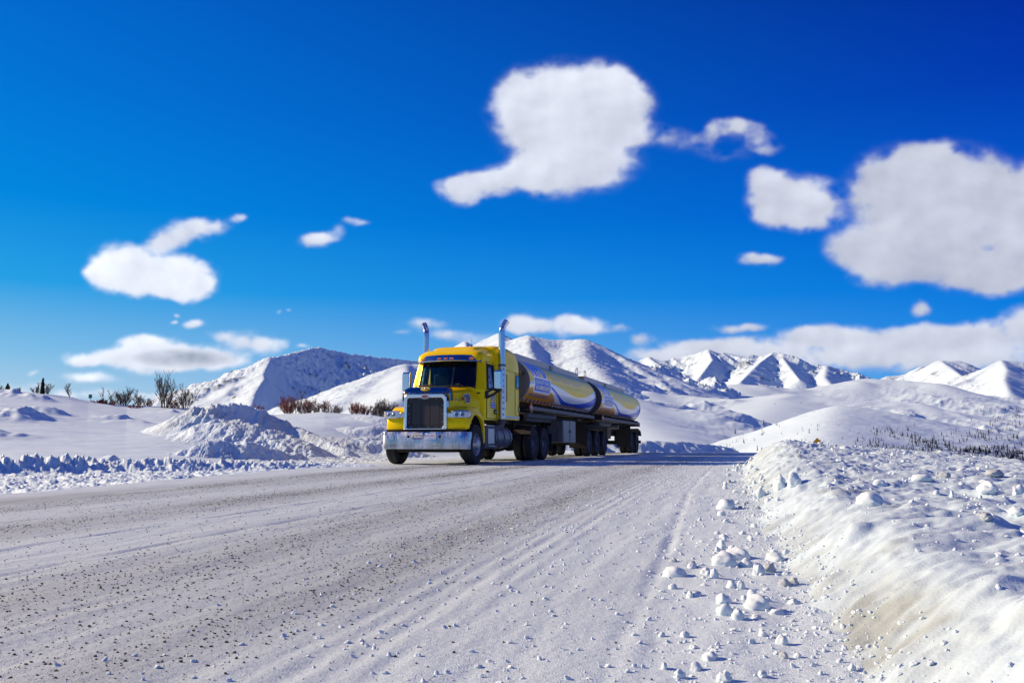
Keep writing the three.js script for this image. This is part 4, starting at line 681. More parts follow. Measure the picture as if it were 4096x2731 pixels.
      mesh('housing', new RoundedBoxGeometry(0.46, 0.2, 0.26, 4, 0.075).translate(0, 0, -0.06), chrome, hl);
      mesh('reflector', new RoundedBoxGeometry(0.42, 0.165, 0.04, 4, 0.02).translate(0, 0, 0.06), std([0.5, 0.54, 0.6], 0.25, { metalness: 0.9 }), hl);
      for (const x of [-0.09, 0.055]) { mesh('lamp', new THREE.TorusGeometry(0.052, 0.012, 8, 28).translate(x * s, 0.0, 0.083), chrome, hl); mesh('bulb', new THREE.SphereGeometry(0.043, 20, 12).scale(1, 1, 0.4).translate(x * s, 0, 0.083), std([0.1, 0.13, 0.18], 0.08, { metalness: 0.6 }), hl); }
      mesh('turn_signal', new RoundedBoxGeometry(0.07, 0.14, 0.05, 3, 0.02).translate(s * 0.165, 0, 0.06), phys([0.75, 0.55, 0.42], 0.15), hl);
      mesh('lens', new RoundedBoxGeometry(0.43, 0.175, 0.06, 4, 0.028).translate(0, 0, 0.09), phys([0.92, 0.95, 1], 0.04, { transmission: 1, thickness: 0 }), hl);
      mesh('headlight_bracket', bx(0.18, 0.13, 0.1, s * 0.68, 1.27, 0.56, 0.02), steel, T);
      // side marks on the hood
      const HR = [[0.63, 1.935, 0.95, 0.3, 0.42], [0.72, 1.97, 1.0, 0.0, 0.45], [0.83, 2.02, 1.05, -0.35, 0.48], [0.93, 2.06, 1.1, -0.65, 0.48]];
      const hoodX = (z, y) => { let i = 0; while (i < 2 && z < HR[i + 1][3]) i++; const f = clamp((HR[i][3] - z) / (HR[i][3] - HR[i + 1][3])), [hw, yt, yb, , sh] = HR[i].map((v, c) => mix(v, HR[i + 1][c], f)), sn = Math.pow(clamp((y - yb) / (yt - yb)), 1 / (sh * 0.86)); return hw * Math.pow(Math.sqrt(Math.max(0, 1 - sn * sn)), sh); };
      const onHood = (z, y, o = 0.012) => [s * (hoodX(z, y) + o), y, z];
      mesh('hood_vent', loft([[onHood(-0.2, 1.83), onHood(-0.32, 1.84), onHood(-0.44, 1.855)], [onHood(-0.25, 1.75), onHood(-0.34, 1.75), onHood(-0.43, 1.75)], [onHood(-0.27, 1.68), onHood(-0.34, 1.68), onHood(-0.41, 1.68)], [onHood(-0.2, 1.615), onHood(-0.29, 1.615), onHood(-0.37, 1.63)]]), std([0.16, 0.16, 0.2], 0.5), T);
      mesh('vent_rim', pipe([onHood(-0.2, 1.83, 0.016), onHood(-0.32, 1.842, 0.016), onHood(-0.44, 1.855, 0.016), onHood(-0.43, 1.75, 0.016), onHood(-0.37, 1.63, 0.016), onHood(-0.2, 1.61, 0.016), onHood(-0.26, 1.69, 0.016), onHood(-0.2, 1.83, 0.016)], 0.012, 70, 6, 0.1), chrome, T);
      if (s > 0) mesh('sticker', merge(bx(0.012, 0.04, 0.08, hoodX(0.12, 1.68) + 0.008, 1.68, 0.12, 0.004), bx(0.012, 0.04, 0.06, hoodX(0.0, 1.68) + 0.008, 1.68, 0.0, 0.004)), std([0.03, 0.2, 0.6], 0.5), T);
    }
  }
  // ---- cab shell: rows by height, points round the plan; windows are left open and glazed
  const plan = (y) => {                                    // half width at the side, z of windscreen corner and centre, z of the back
    const k = clamp((y - 2.02) / 0.78), side = mix(1.085, 0.985, step(0, 1, k) * 0.0 + k);
    return { side, corner: mix(-0.88, -1.12, k), nose: mix(-0.58, -0.86, k), cw: mix(0.92, 0.86, k), back: -1.95 };
  };
  const NP = 60;
  const cabPoint = (i, y, off = 0) => {                    // i from 0 (back left) through the windscreen (20..40) to 60 (back right)
    const q = plan(y), right = i > NP / 2, k = right ? NP - i : i; let x, z;
    if (k <= 16) { const t = k / 16; x = q.side + off; z = mix(q.back, q.corner - 0.1, t); }
    else if (k <= 20) { const t = (k - 16) / 4; x = mix(q.side + off, q.cw + off * 0.7, t * t); z = mix(q.corner - 0.1, q.corner + off * 0.7, Math.sqrt(t)); }
    else { const t = (k - 20) / 10; x = (q.cw) * (1 - t) + off * 0.3 * (1 - t); z = mix(q.corner, q.nose, Math.sin(t * Math.PI / 2)) + off; }
    return [right ? -x : x, y, z];
  };
  const YS = []; for (let i = 0; i <= 40; i++) YS.push(mix(1.18, 2.88, i / 40));
  const shell = (keep, off = 0, y0 = 0, y1 = 40, i0 = 0, i1 = NP) => { const p = [], ix = []; const n = i1 - i0 + 1; for (let j = y0; j <= y1; j++) for (let i = i0; i <= i1; i++) p.push(...cabPoint(i, YS[j], off)); for (let j = y0; j < y1; j++) for (let i = i0; i < i1; i++) if (keep(i, j)) { const a = (j - y0) * n + i - i0, b = a + 1, c = a + n, d = c + 1; ix.push(a, b, d, a, d, c); } const g = new THREE.BufferGeometry(); g.setAttribute('position', new THREE.Float32BufferAttribute(p, 3)); const uv = []; for (let i = 0; i < p.length; i += 3) uv.push(p[i] + p[i + 2], p[i + 1]); g.setAttribute('uv', new THREE.Float32BufferAttribute(uv, 2)); g.setIndex(ix); g.computeVertexNormals(); return g; };
  const inScreen = (i, j) => i >= 21 && i < 39 && j >= 21 && j < 38;
  const inSide = (i, j) => { const k = i < 30 ? i : 59 - i; return k >= 4 && k < 14 && j >= 20 && j < 36; };
  mesh('cab', shell((i, j) => !inScreen(i, j) && !inSide(i, j)), paint, T);
  const lining = mesh('cab_interior', merge(shell((i, j) => !inScreen(i, j) && !inSide(i, j), -0.03), bx(1.9, 0.04, 1.1, 0, 1.9, -1.4), bx(1.9, 1.0, 0.03, 0, 2.36, -1.93), bx(1.6, 0.03, 0.6, 0, 2.86, -1.62)), std([0.02, 0.022, 0.025], 0.8), T);
  mesh('dashboard', bx(1.7, 0.16, 0.35, 0, 2.0, -1.0, 0.05), std([0.03, 0.03, 0.034], 0.7), T);
  mesh('steering_wheel', new THREE.TorusGeometry(0.22, 0.018, 8, 28).rotateX(-0.9).translate(0.45, 2.14, -1.25), black, T);
  for (const x of [-0.5, 0.48]) mesh('seat', merge(bx(0.5, 0.7, 0.16, x, 2.15, -1.75, 0.05), bx(0.28, 0.2, 0.12, x, 2.58, -1.76, 0.05)), std([0.025, 0.025, 0.03], 0.9), T);
  mesh('windscreen', shell(inScreen, 0.004, 21, 38, 21, 39), glassTeal, T);
  const band = (pts, r) => pipe(pts, r, pts.length * 3, 6, 0.2);
  { const loop = []; for (let i = 21; i <= 39; i++) loop.push(cabPoint(i, YS[21], 0.008)); for (let j = 22; j <= 38; j++) loop.push(cabPoint(39, YS[j], 0.008)); for (let i = 38; i >= 21; i--) loop.push(cabPoint(i, YS[38], 0.008)); for (let j = 37; j >= 21; j--) loop.push(cabPoint(21, YS[j], 0.008)); mesh('windscreen_seal', band(loop, 0.022), matteBlack, T); }
  for (const w of [-0.45, 0.35]) mesh('wiper', merge(pipe([[w, 2.03, -0.68], [w + 0.2, 2.09, -0.66], [w - 0.36, 2.12, -0.69]], 0.012, 20, 6), pipe([[w - 0.42, 2.1, -0.71], [w + 0.1, 2.15, -0.66]], 0.014, 10, 6)), black, T);
  for (const s of [-1, 1]) {
    const f = (i) => s > 0 ? i : NP - i, door = part('door', T);
    const a = Math.min(f(2), f(15)), b = Math.max(f(2), f(15));
    mesh('door_panel', shell((i, j) => !inSide(i, j), 0.012, 1, 38, a, b), paint, door);
    mesh('window', shell(inSide, 0.0, 20, 36, Math.min(f(4), f(14)), Math.max(f(4), f(14))), s > 0 ? blueSkyGlass : glassTeal, door);  // left pane: reflected sky put into the blue base colour
    const rim = []; for (let i = 4; i <= 14; i++) rim.push(cabPoint(f(i), YS[20], 0.016)); for (let j = 21; j <= 36; j++) rim.push(cabPoint(f(14), YS[j], 0.016)); for (let i = 13; i >= 4; i--) rim.push(cabPoint(f(i), YS[36], 0.016)); for (let j = 35; j >= 20; j--) rim.push(cabPoint(f(4), YS[j], 0.016));
    mesh('window_frame', band(rim, 0.026), matteBlack, door);
    const gap = []; for (let j = 1; j <= 38; j++) gap.push(cabPoint(f(15), YS[j], 0.012)); for (let i = 14; i >= 2; i--) gap.push(cabPoint(f(i), YS[38], 0.012)); for (let j = 37; j >= 1; j--) gap.push(cabPoint(f(2), YS[j], 0.012)); for (let i = 3; i <= 15; i++) gap.push(cabPoint(f(i), YS[1], 0.012));
    mesh('door_gap', band(gap, 0.006), std([0.1, 0.065, 0.0], 0.8), door);
    mesh('door_handle', merge(bx(0.03, 0.13, 0.2, s * 1.105, 1.42, -1.72, 0.015)), black, door); mesh('handle_grip', bx(0.02, 0.03, 0.13, s * 1.125, 1.41, -1.72, 0.009), chrome, door);
    mesh('grab_bar', pipe([[s * 0.99, 2.15, -1.3], [s * 0.99, 2.38, -1.3], [s * 0.98, 2.44, -1.4], [s * 0.98, 2.44, -1.55]], 0.012, 24, 8, 0.1), black, door);
    if (s > 0) mesh('door_logo', new THREE.PlaneGeometry(0.46, 0.46).rotateY(Math.PI / 2).translate(1.102, 1.72, -1.55), std([1, 1, 1], 0.5, { map: canvas(256, 256, (g) => { g.fillStyle = '#efce12'; g.fillRect(0, 0, 256, 256); g.fillStyle = '#1d5fc4'; g.font = 'bold 150px sans-serif'; g.fillText('NPD', 12, 132, 232); g.fillStyle = '#2a66c8'; g.fillRect(14, 152, 228, 92); g.fillStyle = '#f2f2ea'; g.font = 'bold 34px sans-serif'; g.fillText('QUALITY FUELS', 26, 190, 204); g.fillText('& LUBRICANTS', 26, 230, 204); }) }), door);
    // mirrors on a black double arm
    const mir = part('mirror', T);
    mesh('mirror_shell', bx(0.25, 0.54, 0.14, s * 1.37, 2.27, -1.2, 0.05), chrome, mir);
    mesh('mirror_face', bx(0.2, 0.46, 0.01, s * 1.37, 2.27, -1.275), std([0.8, 0.82, 0.85], 0.03, { metalness: 1 }), mir);
    mesh('mirror_foot', merge(bx(0.05, 0.2, 0.17, s * 1.11, 1.86, -1.0, 0.015), bx(0.2, 0.05, 0.1, s * 1.36, 1.99, -1.2, 0.02)), black, mir);
    mesh('mirror_arm', merge(pipe([[s * 1.12, 1.93, -1.0], [s * 1.24, 2.0, -1.05], [s * 1.37, 2.02, -1.2]], 0.03, 20, 8), pipe([[s * 1.12, 1.8, -1.0], [s * 1.26, 1.87, -1.1], [s * 1.4, 1.99, -1.2]], 0.035, 20, 8)), black, mir);
  }
  // sun visor with five amber lamps
  {
    const rows = []; for (const [y, o, k] of [[2.775, 0.22, 1.02], [2.79, 0.235, 1.025], [2.80, 0.235, 1.025], [2.955, 0.08, 0.985], [2.965, 0.06, 0.98]]) { const r = []; for (let i = 0; i <= 28; i++) { const t = i / 28 * 2 - 1, e = Math.abs(t); r.push([t * 0.93 * k, y - 0.012 * e * e, mix(-0.86, -1.16, Math.pow(e, 2.4)) + o * (1 - 0.35 * e * e)]); } rows.push(r); }
    mesh('sun_visor', loft(rows, false, false, 0.6), std([0.42, 0.45, 0.5], 0.2, { metalness: 1 }), T);
    for (const x of [-0.72, -0.16, 0.03, 0.2, 0.72]) mesh('marker_lamp', bx(0.12, 0.05, 0.05, x, 2.845, mix(-0.86, -1.16, Math.pow(Math.abs(x) / 0.93, 2.4)) + 0.175, 0.018), amber, T);
  }
  // roof: cab dome, then the sleeper with its higher roof
  {
    const sec = (hw, yb, yt, z, n = 0.42) => { const p = []; for (let i = 0; i <= 30; i++) { const a = i / 30 * Math.PI, c = Math.cos(a), s = Math.sin(a); p.push([hw * Math.sign(c) * Math.pow(Math.abs(c), n), yb + (yt - yb) * Math.pow(s, n * 1.1), z]); } return p; };
    mesh('cab_roof', loft([sec(0.84, 2.8, 2.86, -0.92), sec(0.9, 2.78, 2.99, -0.96), sec(0.95, 2.76, 3.08, -1.06), sec(0.985, 2.74, 3.14, -1.25), sec(1.0, 2.74, 3.17, -1.6), sec(1.0, 2.74, 3.19, -1.98)], false, true, 0.9), paint, T);
    mesh('roof_fairing', loft([sec(0.62, 3.0, 3.12, -1.3, 0.3), sec(0.66, 3.0, 3.22, -1.42, 0.3), sec(0.72, 3.0, 3.27, -1.7, 0.3), sec(0.8, 3.0, 3.3, -2.05, 0.3)], false, true, 0.9), paint, T);
    mesh('sleeper', loft([sec(1.06, 1.24, 3.16, -1.99, 0.26), sec(1.13, 1.22, 3.26, -2.04, 0.24), sec(1.15, 1.22, 3.33, -2.25, 0.22), sec(1.15, 1.22, 3.37, -2.7, 0.2), sec(1.15, 1.22, 3.36, -3.3, 0.2), sec(1.15, 1.22, 3.31, -3.7, 0.2), sec(1.14, 1.22, 3.22, -3.85, 0.22), sec(1.1, 1.24, 3.16, -3.88, 0.24)], false, true, 0.9), paint, T);
    mesh('cab_gap', bx(1.9, 1.6, 0.12, 0, 2.0, -1.97), matteBlack, T);
    for (const s of [-1, 1]) {
      const d = part('sleeper_door', T), X = s * 1.152, rect = (z0, z1, y0, y1, r) => { const p = [], c = [[z1 - r, y1 - r, 0], [z0 + r, y1 - r, 1.571], [z0 + r, y0 + r, 3.142], [z1 - r, y0 + r, 4.712]]; for (const [a, b, t] of c) for (let i = 0; i <= 4; i++) { const q = t + i / 4 * 1.571; p.push([a + r * Math.cos(q), b + r * Math.sin(q)]); } return p; };
      const ring = (p, x) => p.concat([p[0]]).map(([z, y]) => [x, y, z]);
      mesh('door_gap', band(ring(rect(-3.83, -3.42, 1.36, 2.62, 0.08), X), 0.007), std([0.1, 0.065, 0.0], 0.8), d);
      mesh('window', extrude(rect(-3.77, -3.5, 2.16, 2.56, 0.09), 0.02).translate(X, 0, 0), blueSkyGlass, d); mesh('window_frame', band(ring(rect(-3.77, -3.5, 2.16, 2.56, 0.09), X + s * 0.008), 0.014), dustyGrey, d);
      mesh('latch', merge(bx(0.02, 0.17, 0.07, X, 1.55, -3.78, 0.008)), black, d); mesh('latch_pull', bx(0.02, 0.12, 0.025, X + s * 0.008, 1.55, -3.765, 0.006), chrome, d);
      mesh('sleeper_seam', merge(band([[X, 2.66, -2.1], [X, 2.62, -3.86]], 0.005)), std([0.2, 0.13, 0.0], 0.8), T);
      mesh('sleeper_trim', bx(0.02, 0.07, 1.7, X, 1.30, -2.98, 0.006), alloy, T);
      mesh('handrail', pipe([[X, 2.5, -2.35], [X + s * 0.06, 2.5, -2.38], [X + s * 0.07, 2.44, -2.4], [X + s * 0.07, 1.8, -2.4], [X + s * 0.06, 1.74, -2.38], [X, 1.74, -2.35]], 0.013, 50, 8, 0.2), std([0.16, 0.1, 0.1], 0.5), T);
      // exhaust stack
      const e = part('exhaust_stack', T), sx = s * 1.17, sz = -2.1;
      mesh('stack_pipe', pipe([[sx, 2.7, sz], [sx, 3.3, sz], [sx, 3.72, sz], [sx + s * 0.025, 3.84, sz - 0.03], [sx + s * 0.075, 3.95, sz - 0.07], [sx + s * 0.12, 4.03, sz - 0.1]], 0.09, 60, 24, 0.4), chrome, e);
      mesh('muffler', merge(cyl(0.112, 1.56, sx, 1.97, sz, 'y', 30), cyl(0.112, 0.04, sx, 2.77, sz, 'y', 30, 0.085)), steel, e);
      mesh('heat_shield', merge([...Array(9).keys()].map((i) => bx(0.04, 0.05, 0.05, sx + s * 0.085, 1.35 + i * 0.16, sz + 0.085, 0.01))), alloy, e);
      mesh('clamp', merge(cyl(0.118, 0.05, sx, 2.74, sz, 'y', 30), cyl(0.118, 0.05, sx, 1.2, sz, 'y', 30)), dustyGrey, e);
      mesh('elbow', pipe([[sx, 1.25, sz], [sx, 1.08, sz], [sx - s * 0.1, 0.98, sz + 0.1], [sx - s * 0.3, 0.96, sz + 0.4]], 0.085, 30, 16), dustyGrey, e);
      mesh('stack_bracket', merge(bx(0.2, 0.26, 0.16, sx - s * 0.13, 2.62, sz, 0.01)), dustyGrey, e);
    }
    mesh('antenna', merge(cyl(0.004, 0.2, 0.42, 3.38, -1.65, 'y', 6), cyl(0.03, 0.03, 0.42, 3.27, -1.65, 'y', 12)), black, T);
    // red oval badges and small marks on the hood side
    mesh('side_badge', cyl(0.055, 0.02, 0.775, 1.72, -0.1, 'x', 24), std([0.25, 0.03, 0.05], 0.4), T);
  }
}

// ---------------------------------------------------------------- tank trailers
const LIVERY = canvas(2048, 1024, (g, W, H) => {           // left: front of the tank, top: its crown, bottom: its belly
  g.fillStyle = '#ffd600'; g.fillRect(0, 0, W, H);
  let q = g.createLinearGradient(0, 0, 0, H * 0.45); q.addColorStop(0, '#1768c0'); q.addColorStop(0.3, '#1f7cc4'); q.addColorStop(0.46, '#7fb0a0'); q.addColorStop(0.62, '#f4dc30'); q.addColorStop(1, 'rgba(255,214,0,0)'); g.fillStyle = q; g.fillRect(0, 0, W, H * 0.45);  // blue to teal fade: sky reflection painted over the yellow crown
  q = g.createLinearGradient(0, H * 0.5, W * 0.5, H * 0.9); q.addColorStop(0, '#ffc010'); q.addColorStop(0.5, '#f8a030'); q.addColorStop(1, '#f0b070'); g.fillStyle = q; g.beginPath(); g.moveTo(0, H * 0.56); g.bezierCurveTo(W * 0.12, H * 0.53, W * 0.25, H * 0.55, W * 0.33, H * 0.62); g.bezierCurveTo(W * 0.4, H * 0.68, W * 0.45, H * 0.74, W * 0.5, H); g.lineTo(0, H); g.fill();
  // white sweep
  g.fillStyle = '#fbfbfb'; g.beginPath(); g.moveTo(0, H * 0.505); g.bezierCurveTo(W * 0.1, H * 0.47, W * 0.18, H * 0.45, W * 0.298, H * 0.468); g.bezierCurveTo(W * 0.42, H * 0.49, W * 0.5, H * 0.53, W * 0.6, H * 0.555); g.bezierCurveTo(W * 0.74, H * 0.585, W * 0.88, H * 0.52, W, H * 0.40); g.lineTo(W, H * 0.86); g.lineTo(W * 0.47, H * 0.9); g.bezierCurveTo(W * 0.42, H * 0.72, W * 0.36, H * 0.62, W * 0.28, H * 0.57); g.bezierCurveTo(W * 0.2, H * 0.535, W * 0.1, H * 0.53, 0, H * 0.565); g.fill();
  // blue sweep
  g.fillStyle = '#1a5ce0'; g.beginPath(); g.moveTo(W * 0.0, H * 0.515); g.bezierCurveTo(W * 0.05, H * 0.49, W * 0.12, H * 0.482, W * 0.26, H * 0.49); g.bezierCurveTo(W * 0.36, H * 0.54, W * 0.42, H * 0.63, W * 0.52, H * 0.655); g.bezierCurveTo(W * 0.68, H * 0.685, W * 0.86, H * 0.64, W, H * 0.5); g.lineTo(W, H * 0.63); g.bezierCurveTo(W * 0.88, H * 0.72, W * 0.72, H * 0.745, W * 0.58, H * 0.73); g.bezierCurveTo(W * 0.46, H * 0.71, W * 0.4, H * 0.6, W * 0.26, H * 0.525); g.bezierCurveTo(W * 0.14, H * 0.495, W * 0.06, H * 0.5, 0, H * 0.52); g.fill();
  // letters over the box
  g.save(); g.translate(W * 0.045, H * 0.41); g.scale(1, 1.35); g.font = 'bold 260px sans-serif'; g.lineJoin = 'round'; g.lineWidth = 34; g.strokeStyle = '#ffffff'; g.strokeText('NPD', 0, 0, W * 0.2); g.fillStyle = '#1560e8'; g.lineWidth = 12; g.strokeStyle = '#1560e8'; g.strokeText('NPD', 0, 0, W * 0.2); g.fillText('NPD', 0, 0, W * 0.2); g.restore();
  const box = (x, y, w, h, r) => { g.beginPath(); g.roundRect(x, y, w, h, r); };
  g.fillStyle = '#ffffff'; box(W * 0.058, H * 0.425, W * 0.212, H * 0.19, 26); g.fill(); g.fillStyle = '#1a5ce0'; box(W * 0.066, H * 0.436, W * 0.196, H * 0.15, 16); g.fill(); g.fillStyle = '#ece6b0'; box(W * 0.074, H * 0.449, W * 0.18, H * 0.124, 8);
  g.fillStyle = '#efe7a6'; g.font = 'bold 66px sans-serif'; g.fillText('QUALITY FUELS', W * 0.076, H * 0.50, W * 0.178); g.fillText('& LUBRICANTS', W * 0.084, H * 0.568, W * 0.17);
  g.fillStyle = '#2a55b0'; g.font = 'italic 84px serif'; g.fillText('Quality Solutions, Delivered.', W * 0.30, H * 0.415, W * 0.46);
  g.fillStyle = '#4a3a9a'; g.font = 'bold italic 60px sans-serif'; g.fillText('www.npdpetroleum.ca', W * 0.03, H * 0.665, W * 0.24);
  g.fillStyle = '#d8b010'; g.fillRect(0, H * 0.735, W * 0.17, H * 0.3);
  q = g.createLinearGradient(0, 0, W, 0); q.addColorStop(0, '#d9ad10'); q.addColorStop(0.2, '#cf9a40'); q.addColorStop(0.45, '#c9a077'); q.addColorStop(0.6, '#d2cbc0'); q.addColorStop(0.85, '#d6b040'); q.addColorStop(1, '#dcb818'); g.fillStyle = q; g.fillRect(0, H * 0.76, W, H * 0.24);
  for (let i = 0; i < 44; i++) { g.fillStyle = i % 2 ? '#d9d4d6' : '#a81c22'; g.fillRect(W * i / 44, H * 0.705, W / 44 + 1, H * 0.032); }
  g.globalAlpha = 0.10; g.fillStyle = '#6a4a2a'; const R = rng(9); for (let i = 0; i < 260; i++) { const y = H * (0.62 + 0.38 * Math.sqrt(R())); g.fillRect(R() * W, y, 20 + 90 * R(), 4 + 14 * R()); } g.globalAlpha = 1;
});
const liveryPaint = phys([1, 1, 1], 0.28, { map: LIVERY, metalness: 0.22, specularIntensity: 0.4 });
const endMetal = std([0.17, 0.15, 0.13], 0.6, { metalness: 0.3 }), endShade = std([0.06, 0.055, 0.06], 0.7), railGrey = std([0.42, 0.41, 0.42], 0.5), dullRail = std([0.13, 0.125, 0.125], 0.65);
const gusset = std([0.035, 0.03, 0.025], 0.8);
const TAPE = std([1, 1, 1], 0.5, { map: canvas(64, 64, (g) => { g.fillStyle = '#a01a20'; g.fillRect(0, 0, 64, 64); }) });
const PLACARD = std([1, 1, 1], 0.5, { map: canvas(256, 256, (g) => { g.fillStyle = '#8e1714'; g.fillRect(0, 0, 256, 256); g.strokeStyle = '#c9b0a0'; g.lineWidth = 5; g.strokeRect(14, 14, 228, 228); g.save(); g.translate(128, 128); g.rotate(Math.PI / 4); g.fillStyle = '#e6ddcc'; g.fillRect(-104, -34, 208, 68); g.fillStyle = '#1a1414'; g.font = 'bold 76px sans-serif'; g.textAlign = 'center'; g.textBaseline = 'middle'; g.fillText('1203', 0, 4); g.font = 'bold 40px sans-serif'; g.fillStyle = '#e6ddcc'; g.fillText('3', 0, 96); g.beginPath(); g.moveTo(0, -120); g.lineTo(18, -78); g.lineTo(-18, -78); g.fill(); g.restore(); }) });
function trailer(label, at, z0, z1, y0, y1, walk, dark) {  // z0 front and z1 rear of the tank in the trailer's own axes, y0 and y1 heights of its axis there
  const T = thing('tank_trailer', label, 'tank trailer', onRoad(at), -YAW, 'yellow tank trailers coupled behind the truck');
  const A = 1.2, B = 0.86, yc = (z) => mix(y0, y1, (z0 - z) / (z0 - z1));
  // barrel: both halves carry the livery so that it reads from the front on either side
  const NL = 60, NA = 64, p = [], uv = [], ix = [];
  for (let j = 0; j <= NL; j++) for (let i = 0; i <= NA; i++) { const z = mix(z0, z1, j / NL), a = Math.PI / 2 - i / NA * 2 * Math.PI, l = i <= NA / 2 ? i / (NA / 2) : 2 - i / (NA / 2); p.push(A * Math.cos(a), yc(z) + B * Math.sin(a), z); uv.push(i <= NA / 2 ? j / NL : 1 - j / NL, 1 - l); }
  for (let j = 0; j < NL; j++) for (let i = 0; i < NA; i++) { const a = j * (NA + 1) + i, b = a + 1, c = a + NA + 1, d = c + 1; ix.push(a, b, d, a, d, c); }
  const g = new THREE.BufferGeometry(); g.setAttribute('position', new THREE.Float32BufferAttribute(p, 3)); g.setAttribute('uv', new THREE.Float32BufferAttribute(uv, 2)); g.setIndex(ix); g.computeVertexNormals();
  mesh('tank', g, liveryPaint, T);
  const dome = (z, s) => new THREE.SphereGeometry(1, 48, 12, 0, 6.2832, 0, Math.PI / 2).rotateX(s * Math.PI / 2).scale(A, B, 0.16).translate(0, yc(z), z);
  mesh('front_end', dome(z0, 1), dark ? endShade : endMetal, T); mesh('rear_end', dome(z1, -1), endMetal, T);  // rear tank's front end is coloured darker for the shadow between the tanks
  for (const z of [z0, z1]) mesh('rim_band', new THREE.TorusGeometry(1, 0.012, 8, 64).scale(A + 0.006, B + 0.006, 1.6).translate(0, yc(z), z), railGrey, T);
  // walkway box along the crown
  for (const s of [-1, 1]) {
    const x = s * 0.6, top = 0.94, low = 0.7, [w0, w1] = walk;
    mesh('walkway_rail', loft([[[x, yc(w0) + low, w0], [x, yc(w0) + top, w0], [x - s * 0.04, yc(w0) + top, w0], [x - s * 0.04, yc(w0) + low, w0]], [[x, yc(w1) + low, w1], [x, yc(w1) + top, w1], [x - s * 0.04, yc(w1) + top, w1], [x - s * 0.04, yc(w1) + low, w1]]], true, true), railGrey, T);
    const zm = mix(w0, w1, dark ? 0.45 : 0.5); mesh('walkway_lamp', bx(0.05, 0.15, 0.38, x + s * 0.012, yc(zm) + 0.82, zm, 0.04), std([0.06, 0.1, 0.14], 0.4), T);
    // lower side rail on triangular brackets
    const r0 = z0 - 0.1, r1 = z1 + 0.35, drop = 0.83, H = (z) => yc(z) - drop;
    mesh('side_rail', loft([[[s * 1.22, H(r0) - 0.05, r0], [s * 1.22, H(r0) + 0.06, r0], [s * 1.15, H(r0) + 0.06, r0], [s * 1.15, H(r0) - 0.05, r0]], [[s * 1.22, H(r1) - 0.05, r1], [s * 1.22, H(r1) + 0.06, r1], [s * 1.15, H(r1) + 0.06, r1], [s * 1.15, H(r1) - 0.05, r1]]], true, true), dullRail, T);
    const n = 9; for (let i = 0; i <= n; i++) { const z = mix(r0 - 0.1, r1 + 0.1, i / n), y = yc(z); mesh('bracket', extrude([[s * 1.2, y - drop + 0.04], [s * 1.16, y - 0.69], [s * 0.84, y - 0.60], [s * 0.6, y - drop]], 0.03, { front: true }).translate(0, 0, z), gusset, T); }
    mesh('belly_plate', loft([[[s * 1.16, yc(r0) - drop - 0.02, r0], [s * 0.5, yc(r0) - drop - 0.04, r0]], [[s * 1.16, yc(r1) - drop - 0.02, r1], [s * 0.5, yc(r1) - drop - 0.04, r1]]]), dullRail, T);
    mesh('placard', new THREE.BoxGeometry(0.02, 0.26, 0.26).rotateX(Math.PI / 4).translate(s * 1.24, yc(z0) - 0.82, z0 - 0.05), PLACARD, T);
  }
  mesh('walkway_deck', loft([[[-0.57, yc(walk[0]) + 0.74, walk[0]], [0.57, yc(walk[0]) + 0.74, walk[0]]], [[-0.57, yc(walk[1]) + 0.74, walk[1]], [0.57, yc(walk[1]) + 0.74, walk[1]]]]), dullRail, T);
  mesh('walkway_end', merge(bx(1.16, 0.26, 0.03, 0, yc(walk[0]) + 0.81, walk[0] - 0.02), bx(1.16, 0.26, 0.03, 0, yc(walk[1]) + 0.81, walk[1] + 0.02)), dullRail, T);
  for (let i = 0; i < 4; i++) { const z = mix(z0, z1, (i + 0.6) / 4.2); mesh('manhole', merge(cyl(0.26, 0.12, 0, yc(z) + 0.88, z, 'y', 24), cyl(0.05, 0.1, 0.1, yc(z) + 0.95, z, 'y', 10)), dullRail, T); }
  const hz = dark ? walk[0] - 0.14 : walk[1] + 0.14; for (const s of [-1, 1]) mesh('ladder_hoop', pipe([[s * 0.58, yc(hz) + 0.9, hz - 0.16], [s * 0.58, yc(hz) + 1.12, hz - 0.14], [s * 0.58, yc(hz) + 1.17, hz], [s * 0.58, yc(hz) + 1.12, hz + 0.14], [s * 0.58, yc(hz) + 0.9, hz + 0.16]], 0.016, 30, 8), dullRail, T);
  return T;
}
